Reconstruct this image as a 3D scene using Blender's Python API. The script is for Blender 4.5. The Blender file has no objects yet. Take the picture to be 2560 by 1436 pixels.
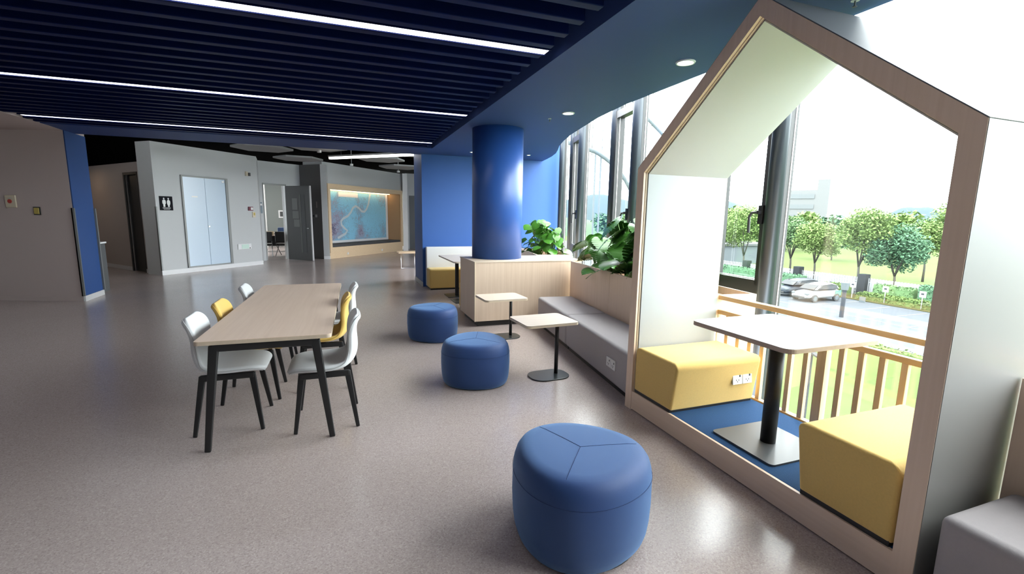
import bpy, bmesh, math, random
from mathutils import Vector, Matrix, Euler
random.seed(7)
PI = math.pi
S = bpy.context.scene
COL = S.collection

# ------------------------------------------------------------------ materials
def nodes(name):
    m = bpy.data.materials.new(name); m.use_nodes = True
    nt = m.node_tree; return m, nt, nt.nodes['Principled BSDF']
def mat(name, col, rough=0.5, metal=0.0, spec=0.5, bump=0.0, bscale=200.0, var=0.0, vscale=6.0, sheen=0.0, coat=0.0):
    m, nt, b = nodes(name)
    b.inputs['Base Color'].default_value = (*col, 1)
    b.inputs['Roughness'].default_value = rough
    b.inputs['Metallic'].default_value = metal
    b.inputs['Specular IOR Level'].default_value = spec
    b.inputs['Sheen Weight'].default_value = sheen
    b.inputs['Coat Weight'].default_value = coat
    tc = nt.nodes.new('ShaderNodeTexCoord')
    if var > 0:
        n = nt.nodes.new('ShaderNodeTexNoise'); n.inputs['Scale'].default_value = vscale; n.inputs['Detail'].default_value = 4
        r = nt.nodes.new('ShaderNodeMapRange'); r.inputs['To Min'].default_value = 1 - var; r.inputs['To Max'].default_value = 1 + var
        mx = nt.nodes.new('ShaderNodeVectorMath'); mx.operation = 'SCALE'; mx.inputs[0].default_value = col
        nt.links.new(tc.outputs['Object'], n.inputs['Vector']); nt.links.new(n.outputs['Fac'], r.inputs['Value'])
        nt.links.new(r.outputs['Result'], mx.inputs['Scale']); nt.links.new(mx.outputs['Vector'], b.inputs['Base Color'])
    if bump > 0:
        n2 = nt.nodes.new('ShaderNodeTexNoise'); n2.inputs['Scale'].default_value = bscale; n2.inputs['Detail'].default_value = 2
        bp = nt.nodes.new('ShaderNodeBump'); bp.inputs['Strength'].default_value = bump; bp.inputs['Distance'].default_value = 0.002
        nt.links.new(tc.outputs['Object'], n2.inputs['Vector']); nt.links.new(n2.outputs['Fac'], bp.inputs['Height']); nt.links.new(bp.outputs['Normal'], b.inputs['Normal'])
    return m
def wood(name, c1, c2, axis='Z', rough=0.42, scale=1.0):
    m, nt, b = nodes(name)
    tc = nt.nodes.new('ShaderNodeTexCoord'); mp = nt.nodes.new('ShaderNodeMapping')
    sc = {'X': (1.2, 40, 40), 'Y': (40, 1.2, 40), 'Z': (40, 40, 1.2)}[axis]
    mp.inputs['Scale'].default_value = [s * scale for s in sc]
    n = nt.nodes.new('ShaderNodeTexNoise'); n.inputs['Scale'].default_value = 1.0; n.inputs['Detail'].default_value = 5; n.inputs['Distortion'].default_value = 0.6
    cr = nt.nodes.new('ShaderNodeValToRGB'); cr.color_ramp.elements[0].position = .3; cr.color_ramp.elements[1].position = .75
    cr.color_ramp.elements[0].color = (*c1, 1); cr.color_ramp.elements[1].color = (*c2, 1)
    nt.links.new(tc.outputs['Object'], mp.inputs['Vector']); nt.links.new(mp.outputs['Vector'], n.inputs['Vector'])
    nt.links.new(n.outputs['Fac'], cr.inputs['Fac']); nt.links.new(cr.outputs['Color'], b.inputs['Base Color'])
    b.inputs['Roughness'].default_value = rough
    return m
def emit(name, col, s):
    m = bpy.data.materials.new(name); m.use_nodes = True; nt = m.node_tree; nt.nodes.clear()
    e = nt.nodes.new('ShaderNodeEmission'); e.inputs['Color'].default_value = (*col, 1); e.inputs['Strength'].default_value = s
    o = nt.nodes.new('ShaderNodeOutputMaterial'); nt.links.new(e.outputs[0], o.inputs[0]); return m
def glassm(name, tint=(.97, .99, .98), refl=0.02):
    m = bpy.data.materials.new(name); m.use_nodes = True; nt = m.node_tree; nt.nodes.clear()
    t = nt.nodes.new('ShaderNodeBsdfTransparent'); t.inputs['Color'].default_value = (*tint, 1)
    g = nt.nodes.new('ShaderNodeBsdfGlossy'); g.inputs['Roughness'].default_value = 0.02
    lw = nt.nodes.new('ShaderNodeLayerWeight'); lw.inputs['Blend'].default_value = 0.25
    mr = nt.nodes.new('ShaderNodeMapRange'); mr.inputs['To Min'].default_value = refl; mr.inputs['To Max'].default_value = 0.22
    mx = nt.nodes.new('ShaderNodeMixShader'); o = nt.nodes.new('ShaderNodeOutputMaterial')
    nt.links.new(lw.outputs['Facing'], mr.inputs['Value']); nt.links.new(mr.outputs['Result'], mx.inputs['Fac'])
    nt.links.new(t.outputs[0], mx.inputs[1]); nt.links.new(g.outputs[0], mx.inputs[2]); nt.links.new(mx.outputs[0], o.inputs[0]); return m

def speckle(name, base, dark, light, rough):
    m, nt, b = nodes(name)
    tc = nt.nodes.new('ShaderNodeTexCoord')
    v = nt.nodes.new('ShaderNodeTexVoronoi'); v.inputs['Scale'].default_value = 170
    n = nt.nodes.new('ShaderNodeTexNoise'); n.inputs['Scale'].default_value = 120; n.inputs['Detail'].default_value = 3
    big = nt.nodes.new('ShaderNodeTexNoise'); big.inputs['Scale'].default_value = .8; big.inputs['Detail'].default_value = 5
    cr = nt.nodes.new('ShaderNodeValToRGB'); e = cr.color_ramp.elements
    e[0].position = .0; e[0].color = (*dark, 1); e[1].position = 1; e[1].color = (*light, 1)
    k = e.new(.42); k.color = (*base, 1); k2 = e.new(.62); k2.color = (*base, 1)
    hs = nt.nodes.new('ShaderNodeSeparateColor')
    nt.links.new(tc.outputs['Object'], v.inputs['Vector']); nt.links.new(tc.outputs['Object'], n.inputs['Vector']); nt.links.new(tc.outputs['Object'], big.inputs['Vector'])
    nt.links.new(v.outputs['Color'], hs.inputs[0])
    ad = nt.nodes.new('ShaderNodeMath'); ad.operation = 'MULTIPLY_ADD'; ad.inputs[1].default_value = .55; 
    sc = nt.nodes.new('ShaderNodeMath'); sc.operation = 'MULTIPLY'; sc.inputs[1].default_value = .45
    nt.links.new(n.outputs['Fac'], sc.inputs[0]); nt.links.new(hs.outputs[0], ad.inputs[0]); nt.links.new(sc.outputs[0], ad.inputs[2])
    nt.links.new(ad.outputs[0], cr.inputs['Fac']); nt.links.new(cr.outputs['Color'], b.inputs['Base Color'])
    mr = nt.nodes.new('ShaderNodeMapRange'); mr.inputs['To Min'].default_value = rough - .06; mr.inputs['To Max'].default_value = rough + .08
    nt.links.new(big.outputs['Fac'], mr.inputs['Value']); nt.links.new(mr.outputs['Result'], b.inputs['Roughness'])
    b.inputs['Specular IOR Level'].default_value = .55
    return m

M = {}
M['floor'] = speckle('vinyl_floor', (.435, .362, .342), (.25, .195, .183), (.62, .54, .515), .20)
M['wood'] = wood('maple_veneer', (.79, .60, .45), (.86, .67, .52))
M['woodx'] = wood('maple_veneer_x', (.66, .53, .41), (.74, .61, .48), 'Y')
M['woodtop'] = wood('table_laminate', (.73, .555, .435), (.80, .625, .50), 'Y', rough=.36)
M['edge'] = mat('ply_edge', (.72, .60, .44), .5)
M['rail'] = wood('rail_timber', (.62, .38, .17), (.72, .47, .24), 'Y')
M['railz'] = wood('baluster_timber', (.56, .38, .22), (.66, .47, .29), 'Z')
M['oak'] = wood('niche_oak', (.74, .55, .34), (.82, .63, .42), 'X')
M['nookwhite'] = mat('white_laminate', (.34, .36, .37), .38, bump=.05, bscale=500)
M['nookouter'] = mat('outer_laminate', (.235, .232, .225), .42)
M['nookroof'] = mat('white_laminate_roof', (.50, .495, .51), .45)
M['grey_fabric'] = mat('grey_upholstery', (.40, .37, .375), .9, spec=.2, bump=.35, bscale=900, sheen=.2, var=.04, vscale=60)
M['back_fabric'] = mat('pale_upholstery', (.62, .62, .63), .85, spec=.2, bump=.3, bscale=900)
M['yellow'] = mat('yellow_fabric', (.80, .55, .185), .92, spec=.15, bump=.5, bscale=800, sheen=.25, var=.07, vscale=90)
M['blue_fabric'] = mat('blue_fabric', (.011, .043, .17), .6, spec=.45, bump=.3, bscale=900, sheen=.7)
M['blue_fabric'].node_tree.nodes['Principled BSDF'].inputs['Sheen Tint'].default_value = (.35, .6, 1, 1)
M['seam'] = mat('blue_seam', (.008, .026, .10), .9)
M['yseam'] = mat('yellow_seam', (.45, .28, .06), .9)
M['bluewall'] = mat('blue_paint', (.028, .095, .315), .55, spec=.35, bump=.03, bscale=300)
M['bluecol'] = mat('blue_paint_column', (.024, .085, .315), .38, spec=.5)
M['soffit'] = mat('blue_soffit', (.036, .072, .235), .6, spec=.3)
M['slat'] = mat('navy_slat', (.0022, .0085, .065), .45, spec=.08)
M['void'] = mat('navy_void', (.0016, .005, .036), .8, spec=.1)
M['hallvoid'] = mat('black_void', (.003, .003, .003), .95, spec=.0)
M['carpet'] = mat('blue_carpet', (.03, .078, .18), .95, spec=.1, bump=1.0, bscale=400, var=.25, vscale=180)
M['beige'] = mat('beige_wall', (.58, .49, .465), .6, spec=.3, bump=.03)
M['grey'] = mat('grey_wall', (.56, .57, .57), .55, spec=.35)
M['corr'] = mat('corridor_wall', (.40, .34, .31), .6)
M['white'] = mat('white_paint', (.8, .8, .8), .45)
M['skirt'] = mat('skirting', (.55, .54, .54), .5)
M['ledoor'] = mat('pale_blue_door', (.56, .68, .80), .25)
M['black'] = mat('black_powder_coat', (.012, .012, .013), .42, spec=.5)
M['plate'] = mat('black_plate', (.022, .028, .03), .28, spec=.6)
M['plateg'] = mat('grey_plate', (.09, .095, .10), .38, metal=.3, spec=.6)
M['darkdoor'] = mat('charcoal_door', (.075, .078, .08), .45)
M['frame'] = mat('aluminium_dark', (.025, .033, .042), .35, metal=.35, spec=.6)
M['sash'] = mat('sash_dark', (.028, .028, .028), .45, metal=.2)
M['strip'] = mat('gasket_white', (.85, .87, .88), .4)
M['chrome'] = mat('chrome', (.7, .7, .7), .18, metal=1)
M['steel'] = mat('brushed_steel', (.20, .205, .20), .45, metal=.4)
M['plastic'] = mat('white_plastic', (.78, .78, .77), .35)
M['cream'] = mat('cream_plastic', (.68, .60, .45), .4)
M['brass'] = mat('gold_plate', (.55, .42, .10), .35, metal=.3)
M['red'] = mat('red_plastic', (.5, .03, .02), .4)
M['sage'] = mat('hex_panel', (.27, .27, .27), .8)
M['shell'] = mat('chair_light_fabric', (.66, .67, .68), .85, spec=.2, bump=.25, bscale=900, sheen=.2)
M['shelly'] = mat('chair_yellow_fabric', (.74, .50, .14), .88, spec=.2, bump=.25, bscale=900, sheen=.2)
M['leaf'] = mat('monstera_leaf', (.045, .15, .02), .33, spec=.45, var=.35, vscale=7)
M['leafb'] = mat('philodendron_leaf', (.06, .20, .022), .32, spec=.55, var=.3, vscale=9)
M['stem'] = mat('green_stem', (.13, .26, .06), .5)
M['soil'] = mat('bark_mulch', (.20, .11, .06), .95, bump=1, bscale=60, var=.5, vscale=50)
M['glass'] = glassm('window_glass')
M['led'] = emit('led_white', (.93, .93, 1.0), 3.5)
M['hled'] = emit('led_hall', (1, .97, .88), 4)
M['warm'] = emit('led_warm', (1, .72, .40), 6)
M['down'] = emit('downlight_lamp', (1, .97, .9), 14)
M['exit'] = mat('exit_face', (.62, .80, .70), .3)
M['grass'] = mat('lawn_grass', (.043, .082, .018), .9, spec=.04, var=.22, vscale=.9)
M['grass2'] = mat('far_grass', (.052, .072, .022), .9, spec=.04, var=.12, vscale=.1)
M['asph'] = mat('asphalt', (.052, .057, .064), .9, spec=.04, var=.1, vscale=.6)
M['pave'] = mat('light_paving', (0.069, 0.072, 0.075), .9, spec=.04, var=.05, vscale=2)
M['line'] = mat('road_paint', (0.09, 0.09, 0.09), .8, spec=.04)
M['hedge'] = mat('hedge_leaf', (.062, .095, .032), .8, spec=.04, var=.4, vscale=3)
M['bark'] = mat('tree_bark', (.05, .048, .042), .9, spec=.04)  # bark lightened in colour to suggest outdoor haze
M['tleaf'] = mat('tree_leaf_light', (.11, .165, .055), .7, spec=.04, var=.3, vscale=.8)  # tree greens from here on lightened in place of haze
M['tleaf2'] = mat('tree_leaf_mid', (.085, .145, .065), .7, spec=.04, var=.3, vscale=.8)
M['tleaf3'] = mat('tree_leaf_dark', (.052, .105, .06), .7, spec=.04, var=.3, vscale=.8)
M['hill'] = mat('haze_tinted_hill', (.042, .058, .066), 1, spec=.04, var=.15, vscale=.02)  # aerial haze mixed into the base colour as pale blue
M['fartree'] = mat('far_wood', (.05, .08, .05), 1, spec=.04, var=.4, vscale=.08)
M['pale'] = mat('pale_cladding', (0.072, 0.084, 0.09), .6, spec=.04)
M['stone'] = mat('grey_stone', (0.018, 0.0198, 0.0222), .8, spec=.04)
M['carwhite'] = mat('car_white', (.17, .175, .18), .35, spec=.2)
M['carteal'] = mat('car_teal', (.05, .105, .10), .35, spec=.2)
M['cardark'] = mat('car_dark', (.014, .018, .024), .4, spec=.12)
M['carglass'] = mat('car_glass', (.012, .014, .016), .3, spec=.12)
M['tyre'] = mat('tyre', (.02, .02, .02), .8)
M['orange'] = mat('orange_plastic', (.22, .04, .02), .6)
M['lampgrey'] = mat('lamp_grey', (0.027, 0.03, 0.036), .5, spec=.04)

# map face: blue sheet with a tangle of small dark and pinkish marks
def mapmat():
    m, nt, b = nodes('town_map_sheet')
    tc = nt.nodes.new('ShaderNodeTexCoord')
    n1 = nt.nodes.new('ShaderNodeTexNoise'); n1.inputs['Scale'].default_value = 13; n1.inputs['Detail'].default_value = 8; n1.inputs['Roughness'].default_value = .75; n1.inputs['Distortion'].default_value = 1.4
    n2 = nt.nodes.new('ShaderNodeTexNoise'); n2.inputs['Scale'].default_value = 1.1; n2.inputs['Detail'].default_value = 2
    v = nt.nodes.new('ShaderNodeTexVoronoi'); v.feature = 'DISTANCE_TO_EDGE'; v.inputs['Scale'].default_value = 15
    for q in (n1, n2, v): nt.links.new(tc.outputs['Object'], q.inputs['Vector'])
    a = nt.nodes.new('ShaderNodeMath'); a.operation = 'ADD'; nt.links.new(n1.outputs['Fac'], a.inputs[0]); nt.links.new(n2.outputs['Fac'], a.inputs[1])
    cr = nt.nodes.new('ShaderNodeValToRGB'); e = cr.color_ramp.elements
    e[0].position = .50; e[0].color = (.30, .66, .86, 1); e[1].position = .66; e[1].color = (.12, .12, .20, 1)
    k = e.new(.53); k.color = (.26, .50, .66, 1); k = e.new(.60); k.color = (.42, .38, .50, 1)
    h = nt.nodes.new('ShaderNodeMath'); h.operation = 'MULTIPLY'; h.inputs[1].default_value = .5; nt.links.new(a.outputs[0], h.inputs[0]); nt.links.new(h.outputs[0], cr.inputs['Fac'])
    lt = nt.nodes.new('ShaderNodeMath'); lt.operation = 'LESS_THAN'; lt.inputs[1].default_value = .03; nt.links.new(v.outputs['Distance'], lt.inputs[0])
    ml = nt.nodes.new('ShaderNodeMath'); ml.operation = 'MULTIPLY'; ml.inputs[1].default_value = .25; nt.links.new(lt.outputs[0], ml.inputs[0])
    mx = nt.nodes.new('ShaderNodeMix'); mx.data_type = 'RGBA'; mx.inputs[7].default_value = (.16, .14, .2, 1)
    nt.links.new(ml.outputs[0], mx.inputs[0]); nt.links.new(cr.outputs['Color'], mx.inputs[6]); nt.links.new(mx.outputs[2], b.inputs['Base Color'])
    b.inputs['Roughness'].default_value = .35
    return m
M['map'] = mapmat()

# ------------------------------------------------------------------ helpers
def tag(o, label=None, cat=None, group=None, kind=None):
    if label: o['label'] = label
    if cat: o['category'] = cat
    if group: o['group'] = group
    if kind: o['kind'] = kind
    return o
def empty(name, loc=(0, 0, 0), rz=0, label=None, cat=None, group=None, kind=None):
    o = bpy.data.objects.new(name, None); COL.objects.link(o); o.location = loc; o.rotation_euler = (0, 0, rz)
    o.empty_display_size = .1
    return tag(o, label, cat, group, kind)
def obj(name, bm, m, parent=None, smooth=False, bevel=0, loc=None, rz=None, seg=2, sub=0, recalc=True):
    if recalc: bmesh.ops.recalc_face_normals(bm, faces=bm.faces)
    me = bpy.data.meshes.new(name); bm.to_mesh(me); bm.free()
    for p in me.polygons: p.use_smooth = smooth
    o = bpy.data.objects.new(name, me); COL.objects.link(o)
    if isinstance(m, (list, tuple)):
        for k in m: me.materials.append(k)
    else: me.materials.append(m)
    if parent: o.parent = parent
    if loc: o.location = loc
    if rz is not None: o.rotation_euler = (0, 0, rz)
    if bevel:
        b = o.modifiers.new('b', 'BEVEL'); b.width = bevel; b.segments = seg; b.limit_method = 'ANGLE'; b.angle_limit = .6
        if seg > 1:
            for p in me.polygons: p.use_smooth = True
            w = o.modifiers.new('w', 'WEIGHTED_NORMAL'); w.keep_sharp = False
    if sub:
        s = o.modifiers.new('s', 'SUBSURF'); s.levels = sub; s.render_levels = sub
        for p in me.polygons: p.use_smooth = True
    return o
def box(bm, x0, x1, y0, y1, z0, z1, mtx=None):
    vs = [bm.verts.new((x, y, z)) for z in (z0, z1) for x, y in ((x0, y0), (x1, y0), (x1, y1), (x0, y1))]
    if mtx is not None:
        for v in vs: v.co = mtx @ v.co
    for f in ((0, 3, 2, 1), (4, 5, 6, 7), (0, 1, 5, 4), (1, 2, 6, 5), (2, 3, 7, 6), (3, 0, 4, 7)): bm.faces.new([vs[i] for i in f])
    return vs
def B(*a, mtx=None):
    bm = bmesh.new()
    if isinstance(a[0], (list, tuple)):
        for q in a: box(bm, *q, mtx=mtx)
    else: box(bm, *a, mtx=mtx)
    return bm
def prism(bm, pts, z0, z1, fn=None):
    n = len(pts)
    lo = [bm.verts.new((x, y, z0)) for x, y in pts]; hi = [bm.verts.new((x, y, z1)) for x, y in pts]
    if fn:
        for v in lo + hi: v.co = fn(v.co)
    bm.faces.new(lo[::-1]); bm.faces.new(hi)
    for i in range(n): bm.faces.new((lo[i], lo[(i + 1) % n], hi[(i + 1) % n], hi[i]))
def P(pts, z0, z1, fn=None):
    bm = bmesh.new(); prism(bm, pts, z0, z1, fn); return bm
def beam(bm, a, b, w, d=None, w2=None, up=(0, 0, 1)):
    a, b = Vector(a), Vector(b); d = d or w; w2 = w2 or w; r = d / w
    z = (b - a).normalized(); u = Vector(up)
    if abs(z.dot(u)) > .95: u = Vector((0, 1, 0))
    x = z.cross(u).normalized(); y = z.cross(x).normalized()
    vs = []
    for p, ww in ((a, w), (b, w2)):
        for sx, sy in ((-1, -1), (1, -1), (1, 1), (-1, 1)): vs.append(bm.verts.new(p + x * sx * ww / 2 + y * sy * ww * r / 2))
    for f in ((0, 3, 2, 1), (4, 5, 6, 7), (0, 1, 5, 4), (1, 2, 6, 5), (2, 3, 7, 6), (3, 0, 4, 7)): bm.faces.new([vs[i] for i in f])
def tube(bm, pts, rad, n=8, closed=False):
    pts = [Vector(p) for p in pts]; rings = []; N = len(pts)
    prev = None
    for i, p in enumerate(pts):
        if closed: t = pts[(i + 1) % N] - pts[i - 1]
        else: t = pts[min(i + 1, N - 1)] - pts[max(i - 1, 0)]
        t.normalize()
        if prev is None:
            u = Vector((0, 0, 1)) if abs(t.z) < .9 else Vector((1, 0, 0))
            x = t.cross(u).normalized()
        else: x = (prev - t * prev.dot(t)).normalized()
        prev = x; y = t.cross(x)
        r = rad[i] if isinstance(rad, (list, tuple)) else rad
        rings.append([bm.verts.new(p + (x * math.cos(2 * PI * k / n) + y * math.sin(2 * PI * k / n)) * r) for k in range(n)])
    m = N if closed else N - 1
    for i in range(m):
        A_, B_ = rings[i], rings[(i + 1) % N]
        for k in range(n): bm.faces.new((A_[k], A_[(k + 1) % n], B_[(k + 1) % n], B_[k]))
    if not closed: bm.faces.new(rings[0][::-1]); bm.faces.new(rings[-1])
def cyl(bm, x, y, z0, z1, r, n=32, r2=None):
    r2 = r2 or r
    lo = [bm.verts.new((x + r * math.cos(2 * PI * k / n), y + r * math.sin(2 * PI * k / n), z0)) for k in range(n)]
    hi = [bm.verts.new((x + r2 * math.cos(2 * PI * k / n), y + r2 * math.sin(2 * PI * k / n), z1)) for k in range(n)]
    bm.faces.new(lo[::-1]); bm.faces.new(hi)
    for k in range(n): bm.faces.new((lo[k], lo[(k + 1) % n], hi[(k + 1) % n], hi[k]))
def rrect(w, d, r, n=6, cx=0, cy=0):
    out = []
    for sx, sy, a0 in ((1, 1, 0), (-1, 1, 90), (-1, -1, 180), (1, -1, 270)):
        for k in range(n + 1):
            a = math.radians(a0 + 90 * k / n); out.append((cx + sx * (w / 2 - r) + r * math.cos(a), cy + sy * (d / 2 - r) + r * math.sin(a)))
    return out
def struct(name, bm, m, **k):
    return tag(obj(name, bm, m, **k), kind='structure')
def copytree(o, parent=None):
    c = o.copy(); COL.objects.link(c)
    if parent is not None: c.parent = parent
    for ch in list(o.children): copytree(ch, c)
    return c
def wallmtx(A_, B_):
    """local x along the wall A->B, local y pointing out of its room side, z up"""
    u = Vector((B_[0] - A_[0], B_[1] - A_[1], 0)).normalized(); n = Vector((u.y, -u.x, 0))
    return Matrix(((u.x, n.x, 0, A_[0]), (u.y, n.y, 0, A_[1]), (0, 0, 1, 0), (0, 0, 0, 1)))
def text(body, size, m, parent, mtx, name='lettering', ext=.001):
    cu = bpy.data.curves.new(name, 'FONT'); cu.body = body; cu.size = size; cu.extrude = ext; cu.align_x = 'CENTER'; cu.align_y = 'CENTER'
    tmp = bpy.data.objects.new('tmp', cu); COL.objects.link(tmp)
    dg = bpy.context.evaluated_depsgraph_get(); dg.update()
    me = bpy.data.meshes.new_from_object(tmp.evaluated_get(dg)); bpy.data.objects.remove(tmp)
    me.transform(mtx @ Matrix.Rotation(PI / 2, 4, 'X'))
    me.materials.clear(); me.materials.append(m)
    o = bpy.data.objects.new(name, me); COL.objects.link(o); o.parent = parent; return o

H = 2.77            # soffit height
def fx(y, x0=3.45): return x0 + (max(0.0, y - 2)) ** 2 / 48.0
# ------------------------------------------------------------------ floor
ys = [-6, -2, 0, 2] + [2 + i * .5 for i in range(1, 19)]
pts = [(-9, -6)] + [(fx(y, 3.02), y) for y in ys] + [(5.2, 13), (5.2, 18), (5.2, 26), (-9, 26)]
struct('floor', P(pts, -.35, 0), M['floor'])
# ------------------------------------------------------------------ ceiling
edge = [(2.96, -6), (2.96, 0), (2.96, 3.3), (2.97, 4.6), (3.05, 5.3), (3.16, 5.87), (3.29, 6.5), (3.45, 7.08), (3.62, 7.6), (3.82, 8.08), (3.98, 8.5), (4.12, 9.0), (4.22, 9.5), (4.29, 9.9)]
struct('ceiling', P([(1.62, -6)] + edge + [(-9, 9.9), (-9, 8.95), (1.62, 8.95)], H, H + .32), M['soffit'])
struct('ceiling', B(-9, 1.62, -6, 8.95, H + .24, H + .32), M['void'])
LIGHTY = (-1.46, .99, 3.44, 5.89, 8.34)
bm = bmesh.new()
y = -5.9
k = 0
while y < 8.85:
    if all(abs(y + .04 - l) > .10 for l in LIGHTY):
        box(bm, -4.12 if y > 8.0 else -9, 1.50, y, y + .072, H, H + .11)
    y += .2295
struct('ceiling', bm, M['slat'], bevel=.006)
# beige dropped ceiling margin over the left side
struct('ceiling', P([(-9, 7.6), (-4.12, 7.6), (-4.12, 9.2), (-4.15, 9.62), (-9, 11.3)], H - .004, H + .1), M['beige'])
for l in LIGHTY[1:]:
    e = empty('ceiling_light', (0, l, H), 0, {.99: 'LED ceiling line out of view above the camera', 3.44: 'widest white LED line in the slatted ceiling, ending at the blue soffit',
              5.89: 'middle white LED line in the slatted ceiling', 8.34: 'farthest white LED line near the back edge of the slatted ceiling'}[l], 'ceiling light', 'LED lines in the slatted ceiling')
    x0 = -4.04 if l > 8 else -8.9
    obj('housing', B((x0, 1.52, -.064, .064, .014, .09), (x0, 1.52, -.064, -.055, .0, .014), (x0, 1.52, .055, .064, .0, .014)), M['slat'], e)
    obj('diffuser', B(x0 + .01, 1.51, -.055, .055, .007, .014), M['led'], e)
for i, (x, y, r, lab) in enumerate(((2.61, 3.20, .055, 'round downlight in the blue soffit just left of the house frame ridge'), (2.59, 5.22, .055, 'round downlight in the blue soffit between the column and the house frame'),
              (2.43, 9.1, .02, 'tiny downlight in the blue soffit left of the column'), (3.60, 9.0, .02, 'tiny downlight in the blue soffit near the back wall right of the column'))):
    e = empty('downlight', (x, y, H), 0, lab, 'downlight', 'downlights in the blue soffit')
    bm = bmesh.new(); tube(bm, [((r + .012) * math.cos(a), (r + .012) * math.sin(a), -.002) for a in [2 * PI * k / 32 for k in range(32)]], .010, 6, True)
    obj('trim_ring', bm, M['white'], e, smooth=True)
    bm = bmesh.new(); cyl(bm, 0, 0, -.004, .004, r, 24); obj('lamp', bm, M['down'], e)
for x, y, lab in ((2.52, 5.6, 'small sprinkler head in the blue soffit beside the downlight'), (2.76, 1.99, 'small sprinkler head in the soffit above the house frame')):
    e = empty('sprinkler', (x, y, H), 0, lab, 'sprinkler')
    bm = bmesh.new(); cyl(bm, 0, 0, -.005, 0, .022, 16); obj('collar', bm, M['white'], e)
    bm = bmesh.new(); cyl(bm, 0, 0, -.034, -.005, .005, 10); cyl(bm, 0, 0, -.037, -.034, .012, 12); obj('nozzle', bm, M['steel'], e)

# ------------------------------------------------------------------ blue wall, column, left pier
struct('wall_back', B(1.56, 4.9, 9.86, 10.95, 0, H + .4), M['bluewall'])
struct('baseboard_back', B(1.545, 1.5601, 9.845, 10.95, 0, .09), M['skirt'])
bm = bmesh.new(); cyl(bm, 2.155, 6.60, .905, H + .02, .372, 96)
o = struct('wall_column', bm, M['bluecol'])
for p in o.data.polygons: p.use_smooth = len(p.vertices) == 4
A_ = (-4.15, 9.60); 
struct('wall_left', P([A_, (-9.0, 11.3), (-9.0, 11.5), (-4.32, 9.86), (-4.2, 10.3), (-4.165, 10.3)], 0, H + .2), [M['beige']])
bm = bmesh.new(); prism(bm, [(-4.149, 9.602), (-4.175, 10.305), (-4.158, 10.305), (-4.132, 9.596)], 0.09, H)
struct('wall_left', bm, mat('blue_pier_paint', (.022, .068, .225), .55, spec=.35))
struct('wall_fascia', B(-9, 4.29, 9.88, 9.96, H, 3.5), M['soffit'])
bm = bmesh.new(); prism(bm, [(-4.15, 9.585), (-4.175, 10.31), (-4.145, 10.31), (-4.12, 9.585)], 0, .09)
struct('baseboard_left', bm, M['skirt'])
m = wallmtx((-4.15, 9.6), (-9, 11.3))
struct('baseboard_left', B(0, 5.1, -.012, .0, 0, .07, mtx=m), M['beige'])
# steel corner guards
struct('trim_2', B((-4.162, -4.118, 9.575, 9.60, .09, 1.55), (-4.162, -4.145, 9.575, 9.63, .09, 1.55)), M['steel'])
struct('trim_3', B(-4.178, -4.13, 10.29, 10.325, .09, 1.55), M['steel'])
# left room shell; unseen dark wall behind camera placed to block window light
struct('wall_front_blocker', B(-9, 3.4, -1.4, -1.2, 0, 3.4), mat('dark_light_blocker', (.12, .11, .11), .7))
struct('wall_left', B(-9.2, -9, -6, 11.4, 0, 3.4), M['grey'])

# things on the left wall
ml = wallmtx((-9.0, 11.3), (-4.15, 9.60)); L = math.hypot(4.85, 1.7)
def onwall(mtx, name, x, z, label, cat, group=None):
    e = bpy.data.objects.new(name, None); COL.objects.link(e); e.empty_display_size = .05
    e.matrix_world = mtx @ Matrix.Translation((x, 0, z)); return tag(e, label, cat, group)
e = onwall(ml, 'fire_alarm_button', L - .965, 1.64, 'cream square alarm plate with red button on the beige left wall', 'alarm button')
obj('plate', B(-.085, .085, 0, .022, -.1, .1), M['cream'], e, bevel=.008)
bm = bmesh.new(); cyl(bm, 0, 0, 0, .012, .032, 20); bm.transform(Matrix.Translation((-.005, .03, 0)) @ Matrix.Rotation(PI / 2, 4, 'X')); obj('button', bm, M['red'], e)
obj('label_strip', B(-.03, .03, .022, .024, .045, .055), M['skirt'], e)
e = onwall(ml, 'wall_switch', L - .57, 1.492, 'small gold switch in a dark frame on the beige left wall', 'switch')
obj('frame', B(-.055, .055, 0, .012, -.065, .065), M['black'], e, bevel=.003)
obj('rocker', B(-.041, .041, .012, .02, -.05, .05), M['brass'], e, bevel=.003)

# ------------------------------------------------------------------ hall beyond
P1 = (-4.1, 13.06); P2 = (-2.29, 15.26); HZ = 3.1
struct('ceiling', B(-12, 5.2, 9.96, 26, 3.62, 3.75), M['hallvoid'])
mw = wallmtx(P1, P2)
struct('wall_hall', B(0, 2.85, -.5, 0, 0, HZ, mtx=mw), M['grey'])
struct('baseboard_hall', B(-.01, 2.86, 0, .012, 0, .11, mtx=mw), M['white'])
mc = wallmtx((-6.2, 15.6), P1)     # corridor wall
Lc = 3.296
struct('wall_corridor', B((-1.5, Lc - 1.53, -.05, 0, 0, 2.67), (Lc - .80, Lc - .06, -.05, 0, 0, 2.67), (Lc - 1.53, Lc - .80, -.05, 0, 2.42, 2.67), mtx=mc), M['corr'])
struct('trim_5', B(-1.5, Lc - .06, -.06, .0, 2.67, 3.62, mtx=mc), M['hallvoid'])
d = struct('door_1', B(Lc - 1.56, Lc - .77, -.10, -.055, 0, 2.44, mtx=mc), M['black'])
obj('door_frame', B((Lc - 1.55, Lc - 1.49, -.02, .012, 0, 2.44), (Lc - .84, Lc - .78, -.02, .012, 0, 2.44), (Lc - 1.55, Lc - .78, -.02, .012, 2.38, 2.44), mtx=mc), M['sash'], d)
struct('wall_corridor', B(-9, -8.8, 11.4, 20, 0, 3.6), M['corr'])
struct('wall_corridor', B(-9, -6.9, 16.2, 16.4, 0, 3.6), M['corr'])
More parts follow.
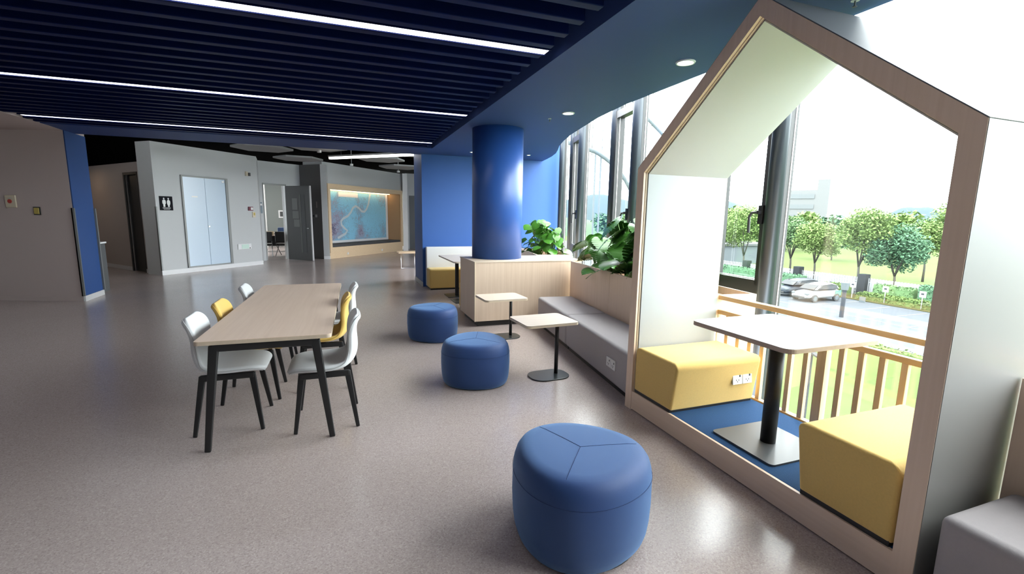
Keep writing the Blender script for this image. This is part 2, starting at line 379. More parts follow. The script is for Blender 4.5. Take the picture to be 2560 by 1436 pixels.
struct('baseboard_corridor', B((-1.5, Lc - 1.55, 0, .012, 0, .1), (Lc - .78, Lc - .05, 0, .012, 0, .1), mtx=mc), M['skirt'])
struct('trim_4', B((-.012, .0, -.03, .012, .11, 1.62), (-.012, .02, .0, .012, .11, 1.62), mtx=mw), M['steel'])
# wash counter behind the blue pier
e = empty('wash_counter', (-4.55, 10.95, 0), 0, 'dark cabinet with a white top half hidden behind the blue pier', 'counter')
obj('cabinet', B(-.4, .27, -.36, -.08, 0, .90), M['darkdoor'], e)
obj('countertop', B(-.42, .29, -.38, -.06, .90, .93), M['white'], e, bevel=.006)
bm = bmesh.new(); tube(bm, [(0.1, -.12, .93), (.1, -.12, 1.17), (.1, -.18, 1.22), (.1, -.24, 1.18)], .013, 8); obj('tap', bm, M['chrome'], e, smooth=True)

def pl(name, x0, x1, z0, z1, m_, parent, d0=0, d1=.01, mt=None, bevel=0): return obj(name, B(x0, x1, d0, d1, z0, z1, mtx=mt), m_, parent, bevel=bevel)
# pale double door
d = struct('door_2', B((.62, .66, -.02, .03, .12, 2.40), (1.80, 1.87, -.02, .035, .12, 2.40), (.62, 1.87, -.02, .03, 2.36, 2.40), (.62, 1.87, -.02, .03, .12, .15), mtx=mw), M['steel'])
l1 = obj('door_leaf', B(.655, 1.222, .0, .02, .15, 2.36, mtx=mw), M['ledoor'], d)
l2 = obj('door_leaf', B(1.232, 1.795, .0, .02, .15, 2.36, mtx=mw), M['ledoor'], d)
obj('lock', B(1.235, 1.275, .02, .032, 1.12, 1.16, mtx=mw), M['chrome'], l2)
obj('closer_plate', B(1.70, 1.77, .02, .03, 2.28, 2.33, mtx=mw), M['chrome'], l2)
obj('nameplate', B(.86, 1.01, .02, .022, 1.87, 1.90, mtx=mw), M['plastic'], l1)
# restroom sign
e = onwall(mw, 'restroom_sign', .235, 1.70, 'black restroom sign with two white figures beside the pale double door', 'sign')
obj('board', B(-.15, .15, 0, .014, -.165, .165), mat('sign_black', (.008, .008, .012), .7, spec=.15), e, bevel=.003)
def figure(cx, dress):
    bm = bmesh.new(); hd = [(cx + .017 * math.cos(a), .109 + .02 * math.sin(a)) for a in [2 * PI * k / 16 for k in range(16)]]
    if dress: body = [(-.012, .082), (.012, .082), (.036, .055), (.04, .01), (.03, -.03), (.018, -.05), (.02, -.085), (-.02, -.085), (-.018, -.05), (-.03, -.03), (-.04, .01), (-.036, .055)]
    else: body = [(-.02, .082), (.02, .082), (.038, .06), (.04, .0), (.03, -.015), (.022, -.03), (.022, -.085), (-.002, -.085), (-.022, -.085), (-.022, -.03), (-.032, -.01), (-.04, .0), (-.038, .06)]
    for poly in (hd, [(cx + a, b) for a, b in body]):
        lo = [bm.verts.new((a, .0145, b)) for a, b in poly]; hi = [bm.verts.new((a, .0165, b)) for a, b in poly]
        bm.faces.new(lo); bm.faces.new(hi[::-1]); n = len(poly)
        for i in range(n): bm.faces.new((lo[i], lo[(i + 1) % n], hi[(i + 1) % n], hi[i]))
    return bm
obj('figure', figure(-.052, False), M['white'], e); obj('figure', figure(.052, True), M['white'], e)
# two illegible rows of small white characters under the figures
bm = bmesh.new()
for k in range(9): box(bm, -.093 + k * .021, -.093 + k * .021 + .014, .014, .0165, -.118, -.102)
for k in range(10): box(bm, -.072 + k * .0148, -.072 + k * .0148 + .011, .014, .0165, -.146, -.136)
obj('lettering', bm, M['white'], e)
e = onwall(mw, 'wall_speaker', 2.51, 2.585, 'small grey horn device high on the grey hall wall', 'speaker')
obj('bracket', B(-.06, .0, 0, .05, -.06, .06), M['cream'], e); obj('horn', B(.0, .05, .02, .09, -.06, .03), M['darkdoor'], e, bevel=.008)
e = onwall(mw, 'alarm_call_point', 2.545, 1.62, 'dark red call point with pale window on the grey hall wall', 'call point')
obj('housing', B(-.075, .075, 0, .03, -.055, .055), mat('dark_red', (.16, .02, .04), .4), e, bevel=.004); obj('window', B(-.01, .065, .03, .034, -.035, .035), M['plastic'], e)
e = onwall(mw, 'thermostat', 2.645, 1.455, 'small cream thermostat below the red call point', 'thermostat')
obj('housing', B(-.05, .05, 0, .02, -.08, .08), M['cream'], e, bevel=.003); obj('display', B(-.02, .03, .02, .022, -.02, .05), M['brass'], e)
e = onwall(mw, 'exit_light', 2.27, .56, 'low white emergency light panel with pale green face near the hall floor', 'emergency light')
obj('housing', B(-.215, .215, 0, .02, -.075, .075), M['white'], e, bevel=.004); obj('face', B(-.10, .13, .02, .023, -.06, .06), M['exit'], e)
obj('indicator', B(.15, .18, .02, .023, -.06, -.035), M['darkdoor'], e)

# wall with the open door
struct('wall_hall', P([P2, (-2.42, 16.36), (-2.6, 16.3), (-2.6, 15.2)], 0, HZ), M['grey'])
W2a = (-2.37, 16.4); W2b = (-1.33, 17.25); m2 = wallmtx(W2a, W2b)
struct('wall_hall', B((-.16, .05, -.2, 0, 0, HZ), (.80, 1.36, -.2, 0, 0, HZ), (.05, .80, -.2, 0, 2.40, HZ), mtx=m2), M['grey'])
d = struct('door_3', B((.035, .065, -.1, .012, 0, 2.43), (.79, .83, -.1, .012, 0, 2.43), (.035, .83, -.1, .012, 2.385, 2.43), mtx=m2), M['steel'])
ml3 = wallmtx((-1.72, 16.69), (-.955, 16.02))
lf = obj('door_leaf', B(0, 1.015, -.025, .02, .01, 2.37, mtx=ml3), M['darkdoor'], d)
obj('vision_panel', B(.62, .79, .02, .024, .26, 2.1, mtx=ml3), mat('vision_glass', (.12, .125, .13), .15), lf)
obj('panel_bead', B(.595, .62, .02, .03, .26, 2.1, mtx=ml3), M['steel'], lf)
obj('edge_strip', B(1.0, 1.03, -.028, .024, .01, 2.37, mtx=ml3), M['skirt'], lf)
bm = B(.86, .94, .02, .05, 1.03, 1.05, mtx=ml3); obj('door_handle', bm, M['chrome'], lf)
for k, (z0, z1, x0, x1) in enumerate(((1.62, 1.98, .27, .49), (1.34, 1.58, .27, .53), (1.08, 1.31, .31, .55))):
    q = obj('notice_sheet', B(x0, x1, .02, .023, z0, z1, mtx=ml3), mat('notice_grey_%d' % k, (.17, .175, .175), .6), lf)
e = onwall(m2, 'room_sign', -.06, 1.66, 'blue grey room sign beside the open dark door', 'sign')
obj('board', B(-.045, .05, 0, .014, -.17, .17), mat('sign_slate', (.16, .22, .26), .4), e); obj('insert', B(-.03, .04, .014, .017, .07, .13), M['plastic'], e)
# dark return wall and white pier
struct('wall_hall', P([W2b, (-.65, 16.62), (-.55, 16.75), (-1.2, 17.4)], 0, HZ), mat('return_wall', (.16, .155, .155), .6))
mr_ = wallmtx(W2b, (-.65, 16.63))
e = onwall(mr_, 'wall_switch', .62, 1.43, 'pair of dark and white switches on the dark return wall by the open door', 'switch')
obj('rocker', B(-.11, -.05, 0, .012, -.03, .03), M['black'], e); obj('plate', B(.0, .08, 0, .012, -.045, .045), M['plastic'], e)
e = onwall(mr_, 'notice_plate', .70, 1.80, 'slim pale plate on the dark return wall above the switches', 'plate')
obj('plate', B(-.02, .02, 0, .012, -.1, .1), M['corr'], e)
M1 = (-.48, 16.6); M2 = (2.34, 19.95); mm = wallmtx(M1, M2); LM = 4.379
struct('wall_hall', P([(-.66, 16.61), (-.48, 16.58), (-.42, 17.2), (-.58, 17.2)], 0, HZ), M['grey'])
struct('baseboard_hall', P([(-.66, 16.595), (-.47, 16.565), (-.46, 16.6), (-.65, 16.63)], 0, .1), M['white'])
struct('wall_map', B((0.0, 4.9, -.95, -.16, 2.50, 3.2), (0.0, 4.9, -1.1, -.72, 0, 2.6), mtx=mm), M['grey'])
# map niche
e = empty('map_niche', (0, 0, 0), 0, 'large timber window seat niche framing a blue town map at the end of the hall', 'built-in niche')
obj('frame', B((.03, .135, -.6, .02, .2, 2.50), (4.25, 4.36, -.6, .02, .2, 2.50), (.135, 4.25, -.6, .02, 2.34, 2.50), (.135, 4.25, -.6, .02, .2, .385), mtx=mm), M['oak'], e)
obj('plinth', B(.05, 4.35, -.6, -.02, 0, .2, mtx=mm), M['oak'], e)
obj('side_lining', B((4.19, 4.25, -.6, -.02, .385, 2.34), mtx=mm), mat('niche_lining', (.40, .24, .12), .5), e)
obj('led_strip', B(.15, 4.15, -.50, -.46, 2.325, 2.338, mtx=mm), M['warm'], e)
for x in (.93, 2.92): pl('socket', x - .035, x + .035, .09, .165, M['plastic'], e, -.02, -.008, mm)
tag(obj('seat_cushion', B(.14, 4.19, -.58, -.01, .385, .47, mtx=mm), mat('dark_cushion', (.065, .065, .068), .8), bevel=.01), 'long dark grey cushion lying in the timber niche under the map', 'cushion')
e = empty('wall_map', (0, 0, 0), 0, 'blue town map with a pale winding river inside the timber niche', 'map')
md = -.595
obj('border', B(.14, 4.17, md - .005, md + .006, .475, 2.33, mtx=mm), M['white'], e)
obj('map_sheet', B(.16, 4.03, md + .006, md + .010, .56, 2.30, mtx=mm), M['map'], e)
riv = [(1440, 545), (1425, 650), (1408, 700), (1390, 725), (1368, 722), (1345, 690), (1320, 672), (1297, 690), (1280, 730), (1255, 765), (1215, 790), (1197, 815), (1200, 850), (1222, 880), (1246, 905), (1228, 935), (1195, 955), (1165, 975)]
bm = bmesh.new(); rp = []
for x, y in riv:
    u = (x - 1003) / 562.; v = 1 - (y - (525 + 40 * u)) / (480. - 70 * u)
    # the near (left) end is larger in the photograph, so the sheet coordinate runs ahead there
    s = u * (1 - .22 * (1 - u)); rp.append((.16 + s * 3.87, .56 + max(0.0, min(1.0, v)) * 1.74))
def ribbon(bm, rp, w, yv):
    top, bot = [], []
    for i, p in enumerate(rp):
        a = Vector(rp[max(0, i - 1)]); b = Vector(rp[min(len(rp) - 1, i + 1)]); t = (b - a).normalized(); n = Vector((-t.y, t.x)) * w
        top.append((p[0] + n.x, p[1] + n.y)); bot.append((p[0] - n.x, p[1] - n.y))
    rows = []
    for d in (yv, yv + .004):
        rows.append([bm.verts.new(mm @ Vector((a, d, b))) for a, b in top + bot[::-1]])
    bm.faces.new(rows[1]); bm.faces.new(rows[0][::-1]); n = len(rows[0])
    for i in range(n): bm.faces.new((rows[0][i], rows[0][(i + 1) % n], rows[1][(i + 1) % n], rows[1][i]))
ribbon(bm, rp, .042, md + .011)
obj('river', bm, mat('river_white', (.62, .68, .72), .4), e)
obj('title_block', B(1.22, 2.28, md + .011, md + .014, 2.12, 2.28, mtx=mm), M['white'], e)
# to the right of the niche
struct('wall_right_blocker', B(5.2, 5.35, 13.4, 21.2, 0, 3.62), M['grey'])  # hidden wall added to cut the daylight reaching the hall
struct('wall_hall', P([(2.36, 19.93), (2.55, 19.93), (2.62, 21.2), (2.42, 21.2)], 0, HZ + .1), M['white'])
struct('wall_hall', B((2.6, 2.75, 21.0, 21.2, 0, 3.3), (3.3, 5.2, 21.0, 21.2, 0, 3.3), (2.75, 3.3, 21.0, 21.2, 2.35, 3.3)), M['grey'])
d = struct('door_4', B(2.75, 3.3, 21.02, 21.1, 0, 2.35), M['darkdoor'])
obj('door_handle', B(3.16, 3.24, 20.97, 21.02, 1.0, 1.03), M['chrome'], d)
# room behind the open door
struct('wall_room', B(-7, 2.2, 23.4, 23.6, 0, 3.4), mat('room_sage', (.22, .24, .23), .7))
struct('wall_room', B((-5.2, -3.1, 22.2, 22.4, 0, 3.4), (-2.2, -.9, 22.6, 22.75, 0, 3.4)), M['white'])
# blue notice frame in that room
e = empty('picture_frame', (-2.62, 23.39, 1.45), 0, 'small white framed notice seen through the open dark door', 'picture')
obj('frame', B((-.13, .13, -.02, 0, -.17, .17)), M['white'], e); obj('print', B(-.07, .07, -.025, -.02, -.11, .11), M['darkdoor'], e)
def training_table(x, y, rz, lab):
    e = empty('folding_table', (x, y, 0), rz, lab, 'table', 'dark tables in the room behind the door')
    obj('tabletop', B(-.7, .7, -.3, .3, .71, .735), M['woodtop'], e); obj('modesty_panel', B(-.62, .62, -.02, .0, .35, .7), M['black'], e)
    for s in (-1, 1):
        bm = bmesh.new(); tube(bm, [(s * .6, -.28, .03), (s * .6, -.1, .16), (s * .6, .1, .16), (s * .6, .28, .03)], .018, 6); tube(bm, [(s * .6, 0, .16), (s * .6, 0, .71)], .022, 6); obj('leg', bm, M['black'], e)
    return e
training_table(-2.35, 18.3, .1, 'folding table nearest the open dark door'); training_table(-2.3, 20.3, .0, 'folding table deeper in the room behind the door')
def castor_chair(x, y, rz, lab):
    e = empty('office_chair', (x, y, 0), rz, lab, 'chair', 'dark chairs in the room behind the door')
    obj('seat', B(-.23, .23, -.22, .22, .43, .48), M['black'], e, bevel=.02); obj('backrest', B(-.22, .22, .2, .24, .55, .88), M['black'], e, bevel=.015)
    bm = bmesh.new()
    for sx in (-1, 1):
        tube(bm, [(sx * .22, -.25, .04), (sx * .22, .18, .44), (sx * .22, .22, .86)], .012, 6); tube(bm, [(sx * .22, .27, .04), (sx * .22, -.1, .42)], .012, 6)
    obj('frame', bm, M['black'], e)
    return e
castor_chair(-1.95, 17.75, 2.9, 'dark chair in front of the nearest folding table'); castor_chair(-2.55, 17.6, 3.3, 'dark chair left of the nearest folding table')
# boxes and bag on the table
tag(obj('cardboard_box', B(-2.75, -2.35, 18.2, 18.45, .735, .86), mat('kraft', (.45, .35, .22), .8)), 'brown box on the folding table behind the open door', 'box')
tag(obj('tote_bag', B(-2.2, -1.95, 18.15, 18.4, .735, 1.0), mat('bag_blue', (.12, .2, .42), .7), bevel=.04), 'blue bag standing on the folding table behind the open door', 'bag')

# bench stub near the blue wall
e = empty('side_bench', (1.9, 13.5, 0), .04, 'low bench with timber seat and chrome loop legs beside the blue wall', 'bench')
obj('seat', B(-.48, 1.1, -.22, .2, .43, .475), M['oak'], e, bevel=.004)
for x in (-.42, .9):
    bm = bmesh.new(); tube(bm, [(x, -.2, .43), (x, -.2, .012), (x + (.38 if x < 0 else -.3), -.2, .012), (x + (.38 if x < 0 else -.3), -.2, .43)], .010, 8); obj('leg', bm, M['chrome'], e, smooth=True)

# hexagonal acoustic panels and light bar
def hexpanel(pts, z, lab):
    o = obj('acoustic_panel', P(pts, z, z + .05), M['sage'], bevel=.008); return tag(o, lab, 'ceiling panel', 'grey acoustic panels under the black hall ceiling')
def hx(cx, cy, r, rot=0, sx=1): return [(cx + sx * r * math.cos(rot + k * PI / 3), cy + r * math.sin(rot + k * PI / 3)) for k in range(6)]
hexpanel(hx(-1.78, 12.9, .68, .1), 3.04, 'grey acoustic panel above the wall with the pale double door')
hexpanel(hx(-.52, 12.3, .68, .1), 3.06, 'grey acoustic panel behind the hall light bar')
hexpanel(hx(-1.15, 14.9, .66, .1), 3.04, 'grey acoustic panel above the open dark door')
hexpanel(hx(1.08, 13.95, .66, .1), 3.04, 'grey acoustic panel above the timber map niche')
hexpanel(hx(1.8, 12.5, .5, .1), 3.06, 'grey acoustic panel nearest the blue wall top')
hexpanel(hx(1.85, 15.9, .72, .1), 3.04, 'smallest looking, farthest grey acoustic panel of the hall ceiling')
e = empty('light_bar', (0, 0, 0), 0, 'slanting warm white light bar hanging under the hall ceiling', 'light')
bm = bmesh.new(); beam(bm, (-.265, 12.8, 2.90), (1.6, 11.1, 2.90), .07, .05); obj('diffuser', bm, M['hled'], e)
bm = bmesh.new(); beam(bm, (-.28, 12.81, 2.945), (1.61, 11.09, 2.945), .08, .04); obj('housing', bm, M['sage'], e)
for cx, cy in ((0.0, 12.56), (1.3, 11.37)): obj('cable', B(cx, cx + .006, cy, cy + .006, 2.96, 3.615), M['steel'], e)
for x, y in ((-.5, 12.6), (.3, 15.6), (1.9, 17.2)):
    bm = bmesh.new(); cyl(bm, x, y, 3.0, 3.06, .05, 12); cyl(bm, x, y, 3.06, 3.62, .006, 6)
    tag(obj('smoke_detector', bm, M['plastic']), {-.5: 'small white detector between the hall acoustic panels on the left', .3: 'small white detector above the left end of the map niche', 1.9: 'small white detector above the right end of the map niche'}[x], 'smoke detector')

# ------------------------------------------------------------------ facade
def mullion(i, y, narrow_after=None, handle=False, wide_to=None):
    x = fx(y); ang = -math.atan((max(0, y - 2)) / 24.0)
    e = bmesh.new(); z0, z1 = -1.2, 7.5
    n = 20
    ring = [(x + .068 * math.cos(2 * PI * k / n) - .0, .068 * math.sin(2 * PI * k / n)) for k in range(n)]
    cyl(e, 0, 0, z0, z1, .066, 28)
    R = Matrix.Translation((x, y, 0)) @ Matrix.Rotation(ang, 4, 'Z')
    e.transform(R)
    o = struct('window_%d' % i, e, M['frame'])
    for p in o.data.polygons: p.use_smooth = len(p.vertices) == 4
    obj('outer_fin', B(.03, .09, -.045, .045, z0, z1, mtx=R), M['sash'], o)
    obj('gasket', B(.09, .10, -.05, .045, z0, z1, mtx=R), M['strip'], o)
    obj('gasket_cover', B(.10, .12, -.052, .045, z0, z1, mtx=R), M['sash'], o)
    return o, R
MY = [-1.75, .55, 3.0, 5.38, 6.08, 7.7, 8.38, 9.6]
wins = []
for i, y in enumerate(MY): wins.append(mullion(i + 1, y))
def panel(o, ya, yb, za, zb, m_, name='pane', off=.10, th=.012):
    a = Vector((fx(ya) + off, ya, 0)); b = Vector((fx(yb) + off, yb, 0)); bm = bmesh.new()
    t = (b - a).normalized(); n = Vector((t.y, -t.x, 0)) * th / 2
    vs = [bm.verts.new(p + n * s + Vector((0, 0, z))) for z in (za, zb) for p, s in ((a, 1), (b, 1), (b, -1), (a, -1))]
    for f in ((0, 3, 2, 1), (4, 5, 6, 7), (0, 1, 5, 4), (1, 2, 6, 5), (2, 3, 7, 6), (3, 0, 4, 7)): bm.faces.new([vs[k] for k in f])
    return obj(name, bm, m_, o)
def sashes(o, ya, yb, zt=3.05):
    a, b = Vector((fx(ya), ya, 0)), Vector((fx(yb), yb, 0)); L_ = (b - a).length; mt = wallmtx((b.x, b.y), (a.x, a.y))   # local y towards -x side?
    q = bmesh.new()
    for r in ((0.02, .10, -.08, .03, .95, zt), (L_ - .10, L_ - .02, -.08, .03, .95, zt), (.02, L_ - .02, -.08, .03, .85, 1.0), (.02, L_ - .02, -.08, .03, zt - .1, zt)): box(q, *r, mtx=mt)
    s = obj('sash', q, M['sash'], o)
    obj('sash_bead', B((.10, .108, -.02, -.012, 1.0, zt - .1), (.10, L_ - .1, -.02, -.012, .998, 1.006), mtx=mt), M['strip'], s)
    return s, mt, L_
# narrow opening lights carry a sash and a handle, the wide lights are fixed
spans = [(k, k + 1) for k in range(7)]
for a, b in spans:
    o = wins[a][0]; ya, yb = MY[a], MY[b]
    if (a, b) in ((3, 4), (5, 6)):
        panel(o, ya, yb, 1.0, 2.95, M['glass']); panel(o, ya, yb, 3.05, 7.5, M['glass'])
        s, mt, L_ = sashes(o, ya, yb)
    elif (a, b) == (2, 3):
        panel(o, ya, 3.68, 1.0, 7.5, M['glass']); s, mt, L_ = sashes(o, 3.0, 3.72, 7.4)
        bmx = B(3.45 + .0, 3.62, 3.69, 3.77, -1.2, 7.5); obj('mullion', bmx, M['sash'], o)
        panel(o, 3.77, yb, -1.2, 7.5, M['glass'])
    else:
        panel(o, ya, yb, -1.2, 7.5, M['glass']); s = None
    if s:
        # lever handle on the stile nearest the round mullion
        y0 = MY[a] + .075; x0 = fx(y0) - .035
        q = bmesh.new(); box(q, x0 - .03, x0, y0 - .022, y0 + .022, 1.50, 1.66); box(q, x0 - .065, x0 - .03, y0 - .012, y0 + .012, 1.585, 1.615)
        tube(q, [(x0 - .065, y0, 1.60), (x0 - .07, y0 + .05, 1.595), (x0 - .07, y0 + .075, 1.56), (x0 - .07, y0 + .07, 1.42)], .012, 8)
        obj('handle', q, M['black'], s)

# ------------------------------------------------------------------ house-shaped nook
X0, X1 = 2.13, 2.93
e = nook = empty('house_nook', (2.13, 2.04, 0), 0, 'house-shaped seating nook with maple front and white panels by the window', 'seating nook')
def N(name, bm, m_, **k):
    bm.transform(Matrix.Translation((-2.13, -2.04, 0))); return obj(name, bm, m_, nook, **k)
outer = [(3.07, 0), (3.07, 1.908), (2.044, 2.716), (1.012, 1.90), (1.012, 0)]
inner = [(2.99, .155), (2.99, 1.872), (2.043, 2.611), (1.092, 1.863), (1.092, .155)]
def ring(bm, out, inn, x0, x1, closed=False):
    ro = [[bm.verts.new((x, y, z)) for y, z in out] for x in (x0, x1)]; ri = [[bm.verts.new((x, y, z)) for y, z in inn] for x in (x0, x1)]
    n = len(out)
    for i in range(n - 1):
        bm.faces.new((ro[0][i], ro[0][i + 1], ri[0][i + 1], ri[0][i])); bm.faces.new((ro[1][i], ri[1][i], ri[1][i + 1], ro[1][i + 1]))
        bm.faces.new((ro[0][i], ro[1][i], ro[1][i + 1], ro[0][i + 1])); bm.faces.new((ri[0][i], ri[0][i + 1], ri[1][i + 1], ri[1][i]))
    for i in (0, n - 1): bm.faces.new((ro[0][i], ri[0][i], ri[1][i], ro[1][i]))
bm = bmesh.new(); inn0 = [(2.99, 0)] + inner[1:4] + [(1.092, 0)]
ring(bm, outer, inn0, X0, X0 + .02); N('front_frame', bm, M['wood'])
bm = bmesh.new(); ring(bm, [(a, b) for a, b in outer], [(2.985, 0), (2.985, 1.868), (2.043, 2.604), (1.097, 1.859), (1.097, 0)], X0 + .0205, X1 - .003); N('core_edge', bm, M['edge'])
bm = bmesh.new()
# white linings inside, slightly proud of the core, plus white outer cladding
def quadbox(bm, a, b, x0, x1, th):
    a, b = Vector((0, *a)), Vector((0, *b)); t = (b - a).normalized(); n = Vector((0, -t.z, t.y)) * th
    vs = [bm.verts.new(p + Vector((x, 0, 0))) for x in (x0, x1) for p in (a, b, b + n, a + n)]
    for f in ((0, 3, 2, 1), (4, 5, 6, 7), (0, 1, 5, 4), (1, 2, 6, 5), (2, 3, 7, 6), (3, 0, 4, 7)): bm.faces.new([vs[k] for k in f])
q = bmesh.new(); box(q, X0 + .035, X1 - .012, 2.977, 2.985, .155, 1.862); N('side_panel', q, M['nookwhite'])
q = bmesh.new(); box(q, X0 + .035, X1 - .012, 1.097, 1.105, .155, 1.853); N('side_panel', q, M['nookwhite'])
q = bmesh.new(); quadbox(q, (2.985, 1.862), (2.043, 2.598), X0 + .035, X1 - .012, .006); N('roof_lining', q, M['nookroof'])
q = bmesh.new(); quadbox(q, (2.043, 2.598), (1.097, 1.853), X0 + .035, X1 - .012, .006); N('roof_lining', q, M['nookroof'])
for a_, b_ in (((1.012, 1.9005), (2.044, 2.7165)), ((2.044, 2.7165), (3.07, 1.9085))):
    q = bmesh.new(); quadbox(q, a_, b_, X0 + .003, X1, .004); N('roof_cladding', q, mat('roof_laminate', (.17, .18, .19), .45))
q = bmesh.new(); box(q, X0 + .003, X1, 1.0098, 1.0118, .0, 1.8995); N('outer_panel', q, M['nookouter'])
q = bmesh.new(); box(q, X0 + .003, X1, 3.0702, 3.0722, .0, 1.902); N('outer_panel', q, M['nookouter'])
q = bmesh.new(); box(q, X0 + .004, X0 + .022, 1.092, 2.99, .008, .155); N('front_board', q, M['woodx'] if False else wood('base_board', (.78, .59, .44), (.85, .66, .51), 'Y'))
q = bmesh.new(); box(q, X0 + .022, 2.94, 1.097, 2.985, .008, .145); N('platform', q, M['edge'])
q = bmesh.new(); box(q, X0 + .024, 2.93, 1.106, 2.976, .145, .156); N('carpet', q, M['carpet'])
# seats: rounded upholstered blocks leaning over the carpet
def seatblock(name, label, y0, y1, flare, m_, x0=2.14, x1=2.915, z0=.172, z1=.53, sock=None, cat='seat', group=None, rad=.055):
    """block whose open side (flare>0 towards y1, <0 towards y0) leans out at the top"""
    e = empty(name, (x0, (y0 + y1) / 2, z0), 0, label, cat, group)
    cy = (y0 + y1) / 2; pr = []
    ya, yb = y0 - cy, y1 - cy
    fa, fb = (0, flare) if flare > 0 else (flare, 0)
    prof = [(ya, 0), (yb, 0), (yb + fb, z1 - z0), (ya + fa, z1 - z0)]
    bm = bmesh.new(); ends = []
    for x, s in ((0, 0), (x1 - x0, 0)):
        ends.append([bm.verts.new((x, a, b)) for a, b in prof])
    bm.faces.new(ends[0][::-1]); bm.faces.new(ends[1])
    for i in range(4): bm.faces.new((ends[0][i], ends[0][(i + 1) % 4], ends[1][(i + 1) % 4], ends[1][i]))
    # round the top edges that run along x, lightly round the rest
    bw = bm.edges.layers.float.new('bevel_weight_edge')
    for ed in bm.edges:
        a, b = ed.verts
        top = a.co.z > .1 and b.co.z > .1
        along = abs(a.co.x - b.co.x) > .1
        ed[bw] = 1.0 if (top and along) else (.35 if (top or not along) else .2)
    o = obj('cushion', bm, m_, e); md = o.modifiers.new('b', 'BEVEL'); md.limit_method = 'WEIGHT'; md.width = rad; md.segments = 5
    for p in o.data.polygons: p.use_smooth = True
    w = o.modifiers.new('w', 'WEIGHTED_NORMAL')
    q = bmesh.new(); box(q, .004, x1 - x0 - .01, ya + .008, yb - .008, -.016, .01); obj('kick_base', q, M['black'], e)
    return e
def sockets(parent, loc, rot, name='power_socket', labels=None, m_=None):
    """a pair of square socket plates, local x along the face, local y outwards"""
    for k, dx in enumerate((-.047, .047)):
        q = bmesh.new(); box(q, dx - .044, dx + .044, 0, .009, -.044, .044); q.transform(Matrix.Translation(loc) @ rot)
        o = obj('socket_plate', q, m_ or M['plastic'], parent, bevel=.002)
        q = bmesh.new(); box(q, dx - .028, dx - .016, .009, .0105, .010, .026)
        for u, v in ((-.012, -.012), (.012, -.012), (0, -.024)): box(q, dx + u - .002, dx + u + .002, .009, .0102, v - .006, v + .006)
        q.transform(Matrix.Translation(loc) @ rot); obj('socket_holes', q, M['frame'], o)
s1 = seatblock('yellow_seat', 'yellow upholstered seat on the far side of the house nook, two sockets on its face', 2.535, 2.975, -.05, M['yellow'], cat='seat', group='yellow seats in the house nook')
R180 = Matrix.Rotation(PI, 4, 'Z')
sockets(s1, (2.757 - 2.14, -.245, .365 - .172), R180 @ Matrix.Rotation(math.radians(7.5), 4, 'X'))
s2 = seatblock('yellow_seat', 'yellow upholstered seat on the near side of the house nook', 1.108, 1.535, .05, M['yellow'], cat='seat', group='yellow seats in the house nook')
# nook table
e = empty('cafe_table', (2.445, 1.985, .156), 0, 'square white-topped pedestal table inside the house nook', 'table')
o = obj('tabletop', P(rrect(.71, .71, .05), .708, .732), wood('nook_table_top', (.74, .66, .58), (.80, .72, .64), 'Y'), e)
obj('top_edge', P(rrect(.714, .714, .052), .706, .7285), wood('nook_table_edge', (.46, .35, .27), (.52, .40, .31), 'Y'), e)
bm = bmesh.new(); cyl(bm, 0, 0, .012, .70, .044, 40); q = obj('pole', bm, M['black'], e)
for p in q.data.polygons: p.use_smooth = len(p.vertices) == 4
obj('base_plate', P(rrect(.46, .46, .03), .0, .012), M['plateg'], e)

# railing
e = empty('wooden_railing', (2.96, 2.04, 0), 0, 'light timber balustrade between the house nook and the glass', 'railing')
def Rl(name, x0, x1, y0, y1, z0, z1, m_, bv=.004): return obj(name, B(x0 - 2.96, x1 - 2.96, y0 - 2.04, y1 - 2.04, z0, z1), m_, e, bevel=bv)
Rl('top_rail', 2.945, 3.005, -.6, 3.12, .868, .905, M['rail'])
Rl('middle_rail', 2.945, 2.985, -.6, 3.12, .745, .782, M['rail'])
Rl('bottom_rail', 2.942, 2.99, -.6, 3.12, .12, .165, M['rail'])
for k in range(20):
    y = 3.0 - .1175 * k
    if k == 8: Rl('post', 2.940, 2.992, y - .031, y + .031, .165, .745, M['railz'], .002)
    else: Rl('baluster', 2.950, 2.980, y - .017, y + .017, .165, .745, M['railz'], .002)

# ------------------------------------------------------------------ benches along the planter
ang = math.radians(-7.2)
def fr(o_, p, rz):  # frame matrix
    return Matrix.Translation(p) @ Matrix.Rotation(rz, 4, 'Z')
# bench frame: origin front foot near the nook, local y runs along the planter
BO = Vector((2.178, 3.085, 0)); BR = fr(0, BO, ang)
def benchmod(y0, y1, lab, sock=None, y1b=None, x0_=0, name='upholstered_bench', group='grey bench blocks'):
    p = BR @ Vector((0, y0, 0))
    e = empty(name, p, ang, lab, 'bench', group); L_ = y1 - y0
    bm = bmesh.new(); box(bm, 0, .51, .003, L_ - .003, .05, .42); o = obj('cushion', bm, M['grey_fabric'], e, bevel=.035, seg=4)
    obj('kick_base', B(.04, .5, .01, L_ - .01, 0, .06), M['black'], e)
    return e
b1 = benchmod(.0, 1.60, 'nearer grey bench block in front of the monstera planter, with sockets')
b2 = benchmod(1.60, 2.80, 'farther grey bench block in the corner below the planter')
sockets(b1, (-.001, .36, .235), Matrix.Rotation(PI / 2, 4, 'Z'))
